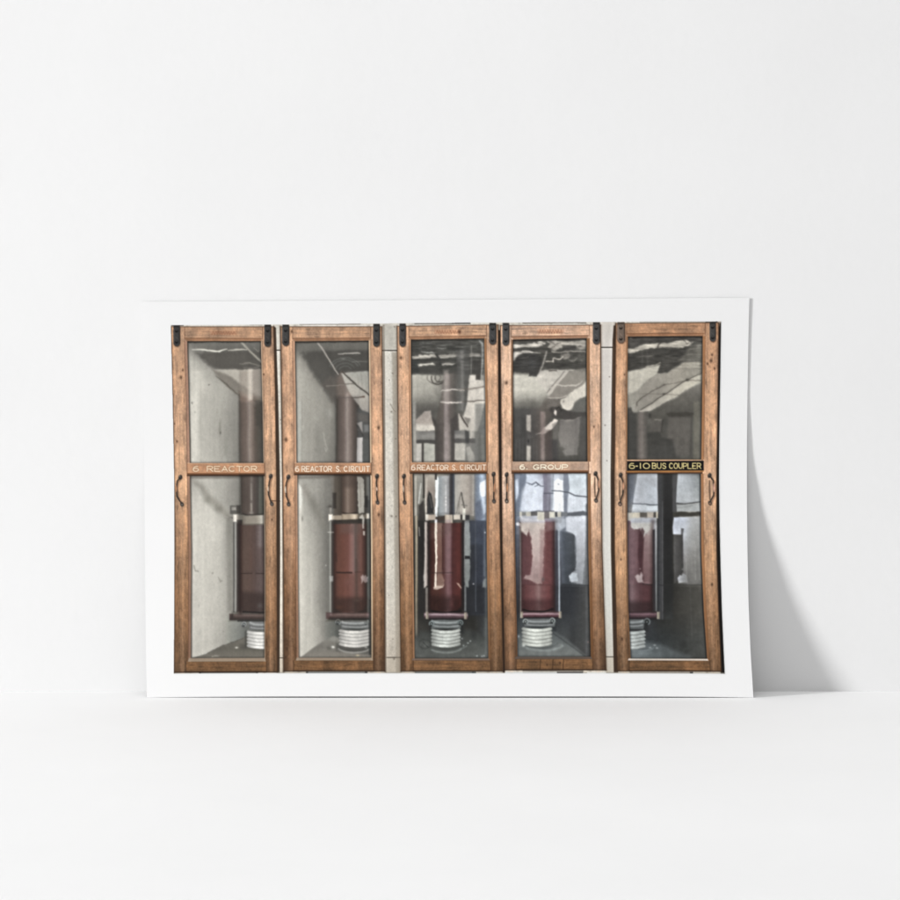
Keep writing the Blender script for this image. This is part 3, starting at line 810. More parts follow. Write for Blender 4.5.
@pane(2, 0)
def p3u():
    R(400, 330, 495, 470, ('g', [411, 420, 432, 444, 456, 468, 480, 486], [340, 352, 362, 373, 376, 390, 402, 412, 425, 445, 463],
      [[66, 80, 84, 82, 84, 92, 104, 120], [64, 74, 76, 72, 72, 74, 84, 120], [62, 66, 64, 66, 70, 72, 78, 120], [84, 84, 84, 84, 84, 80, 84, 130], [182, 182, 176, 128, 92, 96, 150, 150],
       [178, 172, 164, 120, 92, 110, 200, 160], [146, 130, 118, 100, 88, 110, 196, 150], [104, 92, 84, 82, 84, 108, 170, 120], [120, 112, 90, 84, 96, 120, 130, 104], [130, 120, 96, 80, 110, 130, 112, 104], [140, 130, 96, 80, 120, 124, 110, 106]]), 1, .1)
    P([(411, 340), (486, 338), (486, 375), (411, 374.6)], (66, 66, 63), .45, .8, .5)
    for x0, y0, x1, y1, w, v in ((420, 344, 432, 343, 1.1, 118), (436, 345.6, 452, 344.6, 1, 104), (421, 351.4, 435, 353, 1.3, 168), (437, 348.4, 446, 348.6, 1.1, 136), (455, 347, 478, 345.6, 1, 104),
                                (415, 348, 424, 347, 1, 98), (447, 352.4, 462, 351, .9, 110), (462, 356, 470, 350, .8, 96), (456, 369, 470, 368.4, 1, 96)):
        L([(x0, y0), ((x0 + x1) / 2, (y0 + y1) / 2 + .4), (x1, y1)], [.4, w, .4], (v, v, v * .96), .85, .6, .5)
    P([(411.6, 356.4), (424, 354.8), (434, 354.6), (437, 357), (428, 358), (414, 359.8), (411.6, 358.4)], (182, 177, 167), .95, .6, .5)
    P([(437.6, 355.2), (450, 354), (464, 353.4), (480, 354), (481, 357.4), (470, 357), (452, 357.6), (440, 358.2)], ('x', [(437, (176, 171, 161)), (452, (150, 146, 138)), (462, (108, 104, 99)), (470, (140, 136, 128)), (481, (150, 146, 140))]), .9, .6, .4)
    L([(436.5, 354.4), (440, 359.5), (440, 365)], 1.8, (60, 60, 58), .85)
    P([(417.6, 364.6), (426, 363.2), (433, 363.4), (436, 365.4), (424, 365.4), (419, 367.4)], (180, 176, 166), .92, .6, .4)
    P([(441.5, 364), (450, 363.4), (457, 363.6), (452, 365.6), (442, 365.4)], (182, 177, 168), .9, .6, .4)
    R(412, 366.5, 444, 374, (62, 61, 58), .5, 1.6, .5)
    R(411.6, 360, 418, 374, (56, 58, 57), .6, 1.4)
    # loop of cable
    for cx, cy, r, a in ((438.6, 378, 7, .95), (440.4, 377, 5.2, .8), (434, 377.6, 6.4, .45)):
        L(arc(cx, cy, r, r * .92, 165, 395, 16), 1.2, (58, 54, 50), a, .6, .5)
    # columns in reflection
    P([(444, 374), (456, 374), (458, 463), (434.4, 463), (434.4, 424), (441, 400)], ('x', [(434, (70, 66, 62)), (439, (84, 78, 73)), (443, (104, 96, 90)), (445.6, (152, 142, 137)), (448.4, (140, 129, 124)), (451, (104, 97, 92)), (455, (84, 80, 76)), (458, (84, 82, 79))]), .8, 1.6)
    P([(456.5, 350), (470, 350), (469, 398), (467, 412), (458, 410)], ('x', [(456, (82, 80, 78)), (460, (100, 99, 96)), (462.4, (124, 122, 118)), (465, (90, 89, 86)), (470, (84, 83, 80))]), .8, 1.2)
    R(443.4, 370, 448.6, 402, (158, 150, 144), .45, 1.6)
    R(443, 406, 452, 424, (84, 76, 73), .4, 2.5)
    L([(446.4, 406), (446.2, 462)], [3.4, 4.2], (146, 136, 133), .65, 1.3)
    # bright wall at right
    P([(469.4, 376), (476, 375), (476, 380), (484.6, 380), (485, 402), (480.4, 424), (477.6, 431), (468, 433), (462, 420), (464.4, 414), (467, 402), (468.4, 388)], ('y', [(375, (200, 194, 184)), (405, (212, 205, 194)), (432, (196, 190, 180))]), .96, .8, .3)
    R(475.6, 374, 480.6, 380.2, (70, 66, 62), .97, .5)
    R(471.4, 360, 483, 374.6, (66, 64, 61), .85, .9)
    L([(471.6, 346), (471.2, 374)], 1, (140, 138, 133), .6)
    L([(479.6, 341.6), (482.4, 343.8), (482.4, 360), (481.4, 378)], [1.2, 2, 1.6, .8], (168, 170, 166), .85, .6)
    L([(484, 345), (484.6, 400)], 1.2, (150, 150, 146), .7)
    # wires
    L([(441, 391), (449, 389.8), (456, 389.2), (464, 390.6)], [.6, 1.4, 1.6, .7], (212, 205, 196), .85, .5, .4)
    L([(458, 389.6), (470, 389.4), (484, 386.8)], [.8, 1.2, 1], (104, 96, 88), .8, .5, .3)
    L([(440.5, 402.6), (448, 403), (463, 401.8)], [.8, 1.8, 1.2], (208, 200, 192), .9, .5, .3)
    L([(462, 401.6), (471, 401.8), (476, 400.6), (485, 400.4)], [.8, 1.6, 1], (92, 86, 80), .85, .5, .3)
    # lower left still life
    R(412.6, 402, 416, 462, ('y', [(402, (150, 148, 142)), (430, (168, 164, 156)), (462, (160, 157, 148))]), .85, .6)
    R(416, 404, 436, 425, (86, 83, 79), .55, 2.5)
    P([(416, 420.6), (424.6, 411.6), (430.6, 411), (431.4, 418), (433.6, 424), (434.6, 425), (434.8, 431.4), (416, 431.4)], ('y', [(411, (158, 150, 142)), (423, (170, 160, 151)), (426, (202, 195, 184)), (431, (204, 198, 186))]), .97, .6)
    R(416, 431.4, 435, 440.2, ('y', [(431, (112, 110, 106)), (436, (134, 132, 127)), (440, (122, 120, 115))]), .97, .6)
    B(426.4, 431, 1, 1.4, (118, 112, 106), .9)
    R(416, 440.2, 435, 443.8, (74, 72, 69), .97, .5)
    R(416, 443.8, 422, 463, (184, 180, 172), .97, .5)
    R(423.6, 443.8, 434.8, 463, (174, 173, 163), .97, .5)
    R(421.6, 443.8, 423.8, 463, (60, 56, 53), .9, .6)
    R(434.8, 424, 444, 463, ('x', [(434, (66, 63, 60)), (444, (82, 75, 71))]), .7, 1.2)
    P([(431.6, 417), (436, 421), (436, 428), (433.4, 426)], (64, 60, 57), .8, .8)
    # lower right still life
    P([(450.6, 420), (458, 413), (459, 432), (454.6, 444), (454.4, 463), (450.6, 463)], (70, 66, 64), .8, 1.2)
    P([(458.4, 414), (464, 416), (470, 418), (472, 431), (459.4, 431)], (186, 180, 170), .9, .8, .3)
    P([(464, 417), (470.6, 418.6), (468, 425.6)], (128, 123, 116), .9, .7)
    L([(460.8, 415.6), (464.4, 421.6), (467.6, 427)], [1.6, 1.7, 1.3], (70, 64, 60), .95, .5)
    R(454.4, 430.8, 475, 438.6, ('x', [(454, (106, 106, 104)), (468, (128, 126, 121)), (471, (176, 172, 163)), (475, (150, 147, 140))]), .92, .8)
    R(454.6, 434.6, 464, 439, (140, 137, 132), .7, .8)
    R(454.6, 439, 476, 443.8, (88, 86, 84), .9, .7)
    P([(464.6, 430), (469, 432), (469, 446), (465, 444)], (66, 66, 65), .85, .8)
    R(454.6, 443.8, 465.6, 460.4, (180, 176, 167), .95, .6)
    P([(465, 443.8), (478, 443.8), (478, 463), (465.6, 463)], (120, 119, 115), .7, 1)
    P([(466, 448), (470, 446.6), (474.4, 456), (474.4, 463), (468.6, 463)], (168, 165, 157), .85, .8)
    R(475, 404, 487, 463, ('x', [(474, (124, 124, 120)), (480, (88, 89, 87)), (483, (122, 124, 120)), (487, (106, 108, 105))]), .55, 1.8)
    P([(484.4, 404), (481, 424), (479, 432), (487, 440), (487, 404)], (112, 113, 110), .8, 1)
    L([(411, 340.4), (485, 339)], 1.3, (46, 42, 38), .85)
    L(side(CAB[2]['il'], 341, 463, .4), .9, (60, 56, 52), .8)


@pane(2, 1)
def p3l():
    R(405, 468, 495, 665, ('g', [412, 420, 430, 440, 452, 464, 474, 482, 488], [474, 495, 515, 530, 560, 590, 615, 635, 660],
      [[150, 142, 152, 150, 110, 172, 150, (160, 172, 186), (150, 160, 174)], [140, 128, 140, 150, 110, 168, 140, (190, 202, 216), (150, 160, 174)], [120, 92, 100, 110, 100, 130, 124, (112, 120, 134), (126, 134, 146)],
       [90, 54, 56, 60, 60, 96, 74, (76, 82, 94), (112, 118, 128)], [78, 46, 48, 50, 50, 80, 54, (56, 60, 70), (90, 96, 104)], [74, 46, 48, 50, 50, 54, 44, (52, 54, 59), (96, 100, 102)],
       [72, 48, 50, 50, 50, 50, 44, (54, 55, 56), (84, 86, 84)], [84, 70, 56, 56, 56, 56, 52, (66, 68, 68), (92, 95, 93)], [92, 86, 84, 84, 84, 82, 80, (84, 87, 86), (92, 95, 93)]]), 1, .1)
    # upper band
    R(412, 474, 414, 660, (64, 62, 58), .8, .6)
    R(414.4, 476, 416.8, 516, (176, 172, 162), .9, .6)
    P([(418, 476), (423, 476), (422.6, 495), (420, 507), (418, 502)], (152, 150, 143), .8, .9, .4)
    L([(421, 484), (419.6, 495), (418.4, 504)], [1, 1.5, 1], (204, 204, 198), .8, .6)
    L([(423.6, 474), (423.8, 498)], 1.4, (48, 45, 43), .95)
    P([(424.6, 475), (435, 475), (435, 514), (425.6, 514)], ('y', [(475, (176, 170, 160)), (492, (158, 146, 137)), (514, (140, 132, 124))]), .85, .8)
    P([(419, 506), (424, 500), (425, 520), (419, 522)], (62, 58, 56), .85, 1)
    L([(426.8, 478), (425.8, 500), (426, 522)], [1, 1.4, 1.2], (196, 190, 180), .7, .6)
    P([(427.2, 500), (429, 491), (431, 494), (433.6, 508), (433.6, 514), (427, 514)], (54, 54, 55), .95, .7, .3)
    L([(429.6, 496), (431.8, 508)], 1, (116, 112, 108), .7)
    P([(435.4, 481), (437.4, 476), (439, 480), (438.4, 500), (437.4, 517), (434.8, 517), (435.6, 500)], (236, 240, 240), .98, .5, .3)
    R(435, 474, 437, 480, (50, 48, 47), .8, .5)
    P([(438.6, 476), (449, 476), (449.6, 516), (438, 516)], ('x', [(438, (140, 148, 152)), (442, (164, 168, 170)), (446, (176, 176, 176)), (450, (128, 128, 132))]), .92, .7)
    L([(445.8, 486), (446, 512)], [1, 1.4], (214, 214, 214), .6, .7)
    for y in (498, 501.6, 505):
        B(445.8, y, .9, .9, (244, 240, 234), .9)
    R(449.6, 474, 454.6, 516, ('x', [(449.6, (84, 82, 84)), (452, (62, 62, 66)), (454.6, (92, 98, 108))]), .95, .6)
    P([(454.8, 475), (474, 475), (474, 516), (455, 516)], ('x', [(455, (170, 168, 162)), (462, (184, 177, 168)), (468, (172, 164, 155)), (471, (150, 143, 136)), (474, (172, 168, 162))]), .95, .7)
    L([(461, 493), (456.6, 513)], 1, (116, 112, 106), .7, .5, .3)
    L([(461.4, 493), (464.4, 508)], 1.2, (78, 76, 72), .8, .5, .3)
    L([(459, 504), (459, 514)], 1.4, (132, 128, 120), .6, .6)
    P([(474.4, 474), (487, 474), (487, 522), (475, 522)], ('x', [(474, (116, 120, 128)), (478, (132, 144, 160)), (482, (180, 194, 210)), (487, (130, 136, 146))]), .85, 1.1)
    P([(480, 483), (486, 480), (486, 496.6), (481, 497.4), (479.6, 492)], (240, 245, 252), .95, 1, .3)
    P([(481, 498), (486, 497.6), (486, 512), (482.6, 516)], (206, 216, 228), .85, .9, .3)
    P([(475, 503), (481, 500), (484, 518), (475, 526)], (100, 106, 120), .7, 1.8)
    # clamp ring
    R(425.4, 514.6, 428.6, 521.6, (220, 214, 202), .95, .5)
    P([(428.2, 515.2), (435.6, 515), (435.6, 520.2), (428.2, 520.6)], (206, 190, 174), .97, .5)
    P([(436.4, 517.4), (445, 516.4), (445, 521), (438, 522.6)], (86, 74, 68), .95, .6)
    P([(445, 515), (452.6, 515), (452.6, 524), (445, 524)], ('x', [(445, (196, 180, 160)), (448, (228, 214, 196)), (450.4, (198, 184, 168)), (452.6, (222, 210, 192))]), .97, .5)
    R(453.6, 515, 460.4, 520, (222, 212, 198), .97, .5)
    R(460.6, 515, 462.4, 520, (62, 58, 55), .9, .4)
    R(462.6, 508.6, 465.4, 520.4, (222, 220, 208), .95, .5)
    R(465.4, 515.4, 469.4, 520.4, (74, 74, 76), .95, .5)
    L([(462, 505), (467, 506)], 1.2, (120, 118, 112), .8)
    # dark interior beside tube
    P([(417.6, 521), (430, 521), (430, 614), (418.6, 614)], ('x', [(417, (62, 58, 55)), (421, (46, 44, 43)), (430, (50, 45, 44))]), .9, .8)
    R(415.2, 516, 417.4, 650, ('y', [(516, (170, 160, 142)), (600, (140, 130, 112)), (650, (124, 120, 110))]), .9, .5)
    P([(424.6, 522), (427.6, 522), (427.8, 586), (424, 589), (423.6, 576), (424.6, 560)], ('x', [(423.6, (150, 146, 141)), (426, (182, 174, 167)), (428, (120, 112, 108))]), .95, .6, .3)
    R(425.6, 588, 428, 614, (128, 126, 120), .9, .5)
    L([(419, 528), (419.6, 536)], 1.2, (156, 152, 146), .7)
    P([(462, 521), (487, 521), (487, 616), (462, 616)], ('x', [(462, (48, 48, 52)), (471, (52, 55, 63)), (476, (56, 60, 70)), (482, (60, 64, 74)), (487, (96, 102, 112))]), .75, .8)
    R(462, 585, 487, 616, (44, 45, 48), .7, 4)
    R(469.6, 521, 484, 545, (76, 82, 95), .55, 2.5)
    L([(475.4, 520), (475.8, 612)], 1, (92, 96, 102), .6, .6)
    P([(483.6, 580), (487, 578), (487, 588), (482, 588)], (136, 140, 138), .8, 1, .4)
    L([(484.6, 530), (484.4, 576)], 1.6, (116, 122, 130), .6, .9)
    B(473.4, 584.6, .8, .8, (190, 190, 190), .9)
    B(485, 533, .9, .9, (225, 228, 232), .9)
    # main tube
    P([(429.4, 523.4), (462, 523.4), (461.6, 606), (458, 611), (450, 613), (436, 613), (430.4, 610), (429.4, 604)],
      ('x', [(429, (58, 36, 35)), (432, (90, 54, 51)), (436, (100, 64, 60)), (440, (98, 60, 58)), (444, (106, 70, 74)), (447.6, (132, 102, 114)), (450.4, (126, 92, 104)), (452.6, (94, 54, 58)), (457, (100, 54, 55)), (460, (112, 58, 58)), (462, (60, 36, 37))]), 1, .6)
    P([(430, 524), (452, 524), (452, 536), (430, 540)], (130, 106, 108), .45, 2.5)
    P([(437.2, 523), (442.4, 524), (442, 575), (444.4, 581), (443.6, 587), (437, 589)], ('y', [(523, (160, 134, 132)), (560, (142, 106, 102)), (588, (170, 146, 142))]), .8, .8, .4)
    P([(434.8, 520), (437, 520), (437.2, 556), (436.4, 588), (434.6, 588.6), (435.2, 560)], (238, 238, 242), .97, .45, .25)
    P([(433.6, 588), (437, 586.6), (442, 586.4), (444, 584), (442.6, 588.4), (438, 590), (434, 590)], (206, 196, 198), .85, .5, .3)
    P([(456.4, 583.4), (459, 584), (461.6, 588), (461, 589.4)], (196, 180, 178), .85, .5, .2)
    R(445.2, 520, 451, 575, (158, 134, 150), .38, 1.2)
    L([(442.6, 527), (442.6, 570)], 1, (72, 44, 44), .6, .6)
    L([(431, 573.4), (453, 573.4)], 1, (66, 50, 52), .55)
    P([(429.4, 596), (462, 598), (462, 614), (429.4, 614)], (46, 28, 28), .6, 5)
    B(452, 604, 3, 7, (124, 82, 90), .45)
    L([(432, 612), (446, 613.6), (461, 611.6)], 1.6, (22, 20, 20), .9)
    # right rod / reflection
    P([(464.4, 521), (469.4, 521), (470.4, 545), (470, 574), (468.4, 588), (465.4, 587), (464, 575), (463.8, 545)], ('y', [(521, (150, 154, 154)), (545, (142, 146, 144)), (587, (120, 124, 122))]), .92, .7, .4)
    R(464.8, 556.6, 470, 559.6, (40, 40, 42), .95, .6)
    R(464.2, 586, 466.2, 612, (112, 116, 116), .9, .5)
    L([(463.2, 524), (463.2, 610)], 1.2, (26, 25, 27), .9)
    # flange, neck, insulator, floor
    P([(413, 640), (420, 632), (470, 630), (488, 640), (488, 662), (413, 662)], ('y', [(630, (62, 64, 62)), (645, (84, 87, 84)), (660, (96, 99, 96))]), .85, 3)
    R(430, 617, 464, 634, (44, 46, 46), .7, 2)
    flange(424, 468, 613.4, 619.6, (104, 78, 84), (160, 140, 146), [427, 465.6])
    neck(430, 462, 620.6, 629.4, (168, 182, 180))
    coil(431.6, 624.6, 2.3, (176, 190, 190))
    coil(460.6, 623.4, 2.3, (160, 174, 174))
    insulator(431, 460.8, 629, 648.6, 5, (204, 208, 202), idn=39)
    L(arc(446, 647.5, 17, 6, 215, 330, 10), 1.8, (150, 156, 152), .6, 1.3)
    L(arc(447, 646, 20, 5, 310, 350, 8), 1, (130, 136, 134), .6, .7)
    L(arc(425, 645, 6, 4.6, 0, 360, 16), 1.3, (56, 58, 56), .5, 1.0, .3)
    B(425.6, 646, 2.4, 1.8, (120, 124, 120), .5)
    L([(423, 643), (428, 648)], 1, (48, 50, 48), .6)
    for x, y in ((463.6, 646.6), (468, 644), (462, 639.6), (470.4, 642), (482, 657.6), (477, 657), (484, 657)):
        B(x, y, 1, .9, (178, 184, 184), .75)
    B(474, 637, 3, 5, (44, 45, 46), .5)
    L([(415.4, 640), (415.4, 658)], 1.4, (120, 122, 116), .4)
    R(485, 560, 488.4, 658, (108, 112, 110), .45, 1)


@pane(3, 0)
def p4u():
    R(505, 330, 595, 470, ('g', [512, 522, 532, 541, 550, 560, 572, 587], [340, 352, 366, 372, 376, 390, 397, 403, 410, 425, 445, 462],
      [[80, 84, 84, 84, 90, 96, 110, 110], [96, 84, 76, 74, 74, 76, 80, 84], [76, 70, 64, 66, 78, 72, 68, 70], [88, 82, 76, 90, 120, 112, 98, 90], [200, 198, 196, 190, 180, 160, 142, 136],
       [208, 204, 200, 198, 180, 140, 134, 130], [180, 170, 160, 168, 150, 120, 130, 110], [136, 116, 108, 124, 108, 110, 130, 104], [100, 90, 88, 104, 90, 80, 90, 96], [76, 72, 72, 100, 80, 88, 90, 84], [70, 70, 72, 96, 76, 96, 100, 80], [74, 70, 70, 96, 74, 76, 76, 70]]), 1, .1)
    # busy ceiling reflections
    P([(513, 344), (524, 344.6), (534, 343.4), (541, 341.6), (546, 344), (538, 347.4), (526, 348), (513, 348.4)], (196, 190, 180), .95, .7, .6)
    P([(513, 350), (535, 348.6), (542, 350), (528, 351), (514, 352.2)], (72, 70, 67), .7, .8, .4)
    P([(513, 353), (519, 351.6), (530, 351), (541, 353.8), (536, 353), (524, 353.4), (517, 356), (516, 360), (513, 361)], (190, 185, 176), .9, .6, .5)
    P([(516, 357), (526, 353.6), (536, 354), (541, 358), (541, 366), (537, 376.8), (528.4, 376.8), (528.4, 372), (513, 372), (514, 364)], (62, 61, 59), .92, .8, .4)
    B(532, 364, 4, 5, (80, 80, 80), .5)
    L([(519, 358.4), (528, 357.6)], 1.1, (110, 107, 102), .6, .6, .4)
    P([(546, 342), (556, 341), (566, 342.6), (576, 341), (586, 341), (586, 346), (570, 345), (562, 348), (556, 350.6), (548, 348), (551, 345)], (172, 166, 156), .9, .8, .8)
    P([(576, 342), (585.4, 341), (586, 348), (580, 350), (576.6, 347)], (158, 153, 144), .85, .9, .5)
    B(580, 346.4, 2, 1, (84, 80, 76), .8)
    P([(562, 346), (575, 345.6), (576, 350), (563, 351)], (70, 68, 65), .9, .7, .4)
    for pts in ([(540, 350), (545, 354), (552, 353), (556, 355)], [(543, 345), (549, 349), (555, 347)], [(550, 342), (556, 345), (561, 343)], [(534, 342), (538, 343.6)], [(541, 355), (545, 349)]):
        L(pts, 1.2, (78, 74, 70), .7, .6, .6)
    L([(552, 351.4), (562, 352.6), (570, 351.6), (586, 351.8)], [1.4, 1.2, 1, .8], (176, 170, 160), .85, .5, .3)
    P([(562, 355), (568, 353), (570, 357), (564, 360), (560, 358)], (140, 135, 127), .7, .7, .7)
    L([(546, 361.4), (553, 361.8), (553, 358.6), (560, 359.6), (563, 357)], [.9, 1.3, .9, 1.1, .8], (214, 206, 194), .9, .45, .3)
    for x, y in ((570, 356), (575, 358), (572, 361), (579, 356), (566, 356.6), (582, 361)):
        B(x, y, 2, 1.2, (124, 120, 113), .6)
    L([(568, 360), (573, 362.4), (577, 358)], .9, (140, 136, 128), .6, .5, .4)
    R(546, 363, 586, 369, (66, 64, 61), .6, 1.4, .6)
    # curved pole
    L([(546.6, 352), (544.6, 358), (542, 366), (540, 371.6)], [1.4, 2, 2, 1.2], (150, 145, 138), .9, .5)
    L([(543.6, 357), (541, 366)], .8, (60, 58, 56), .7)
    P([(540, 371), (550, 369.6), (562, 370.6), (574, 370), (556, 392), (549, 396), (536, 380)], (206, 200, 190), .75, 1, .3)
    L([(549, 370.4), (556, 371)], 1.4, (90, 84, 78), .8, .5, .4)
    # fold-down panel
    P([(567, 371.6), (586, 368), (587, 382), (580, 387), (573, 392), (566, 397.4), (549, 397.6), (554, 390), (561, 380)], ('y', [(368, (120, 116, 109)), (376, (142, 137, 128)), (397, (140, 134, 126))]), .96, .7, .2)
    L([(568, 371.6), (560, 381), (549, 394)], [1.1, 1.4, 1.2], (198, 190, 180), .9, .45)
    L([(564.6, 371.6), (556, 382), (547, 393)], [1, 1.2, 1], (112, 106, 100), .75, .5)
    L([(551, 388.4), (556, 385.4), (562, 386), (568, 385.4), (575, 386.4), (582, 381.6)], [1.2, .9, 1.4, 1, 1.4, .7], (204, 197, 186), .9, .45, .4)
    # brown column below
    P([(546, 398), (566, 398), (556, 412), (548, 420), (546, 462), (538, 462), (538, 412)], (96, 86, 80), .5, 2.5)
    P([(548, 398), (560, 397.6), (564, 399), (560, 404), (556, 412), (547, 408)], (112, 107, 101), .75, 1)
    L([(548, 398.4), (560, 398), (567, 396.4)], [1, 1.4, 1], (196, 188, 178), .8, .5, .3)
    # bright ragged diagonal
    P([(587, 381), (578, 388), (571, 393), (566, 398), (560.6, 400), (561, 405), (562.6, 409), (569, 411.4), (573, 408.4), (574, 403), (580, 399), (587, 396)], (208, 202, 190), .97, .6, .5)
    B(563.6, 402, 1.2, 1.1, (120, 114, 106), .9)
    P([(575, 404), (580, 399.4), (587, 396.4), (587, 416), (572, 414), (570.6, 410.6)], ('y', [(397, (112, 112, 106)), (416, (92, 90, 86))]), .95, .8)
    P([(550, 408), (556, 406), (561, 409), (570, 412), (587, 413), (587, 418), (576, 420), (569, 422), (560, 419), (552, 417)], (70, 67, 64), .92, .9, .5)
    L([(556, 409), (559, 406.6), (561.4, 411)], 1.2, (52, 50, 48), .9)
    P([(553.6, 413), (555, 409), (556.6, 411), (555.6, 416)], (212, 204, 194), .9, .5, .2)
    B(551, 410, 2.4, 3, (60, 56, 54), .6)
    P([(531.6, 437.6), (541, 432), (544, 427.6), (548, 424.6), (554, 419.4), (557.4, 420), (557, 423), (552, 429.6), (546, 433.6), (538, 434.6)], (208, 199, 189), .97, .55, .4)
    # grey panel on the right
    P([(559.4, 421.6), (572, 420.4), (580, 419), (579, 440), (577, 455), (565, 456), (563, 451), (566, 448.6), (560, 446), (558, 436)], ('y', [(419, (116, 112, 108)), (440, (126, 122, 117)), (456, (128, 125, 120))]), .92, 1.2, .5)
    L([(560, 420.6), (568, 421), (574, 420), (581, 417.4)], [.8, 1.4, .9, .8], (146, 141, 134), .8, .6, .4)
    L([(576, 420), (577, 440), (575, 454)], 2, (98, 95, 92), .5, 1.2)
    R(580, 416, 588, 462, (82, 80, 78), .6, 1.6)
    P([(552, 424), (558, 422), (557, 440), (553, 440)], (112, 108, 104), .6, 1.2)
    R(549, 440, 558, 462, (66, 64, 64), .7, 2)
    # left strip and highlight column
    R(513, 408, 541, 462, ('x', [(513, (74, 73, 72)), (520, (66, 65, 65)), (528, (74, 72, 72)), (541, (84, 76, 73))]), .55, 3)
    R(526.6, 415.4, 531.2, 432, (162, 156, 148), .96, .6)
    R(527, 432, 530.8, 446, (86, 84, 82), .9, .7)
    P([(526, 430), (531, 432), (538, 436), (534, 437.6), (527, 434)], (80, 77, 75), .85, .7)
    B(528.6, 441.6, .9, 2.6, (36, 35, 34), .9)
    R(526.8, 446, 531, 462, (172, 167, 158), .95, .6)
    P([(540.6, 412), (545.4, 412), (544.6, 462), (541, 462)], ('y', [(412, (142, 128, 122)), (436, (128, 114, 110)), (462, (152, 138, 133))]), .8, 1.1)
    R(545.4, 430, 552, 462, (86, 74, 71), .55, 1.5)
    B(518, 425, 3, 5, (98, 97, 95), .4)
    for x in (516, 519.5, 523, 534, 537):
        L([(x, 440), (x, 462)], .8, (98, 97, 97), .4, .6)
    L([(512.6, 340.6), (587, 339.4)], 1.6, (44, 40, 36), .9)
    L(side(CAB[3]['il'], 341, 462, .3), .9, (54, 50, 46), .75)
    L(side(CAB[3]['ir'], 340, 462, -.4), 1.0, (48, 45, 42), .75)


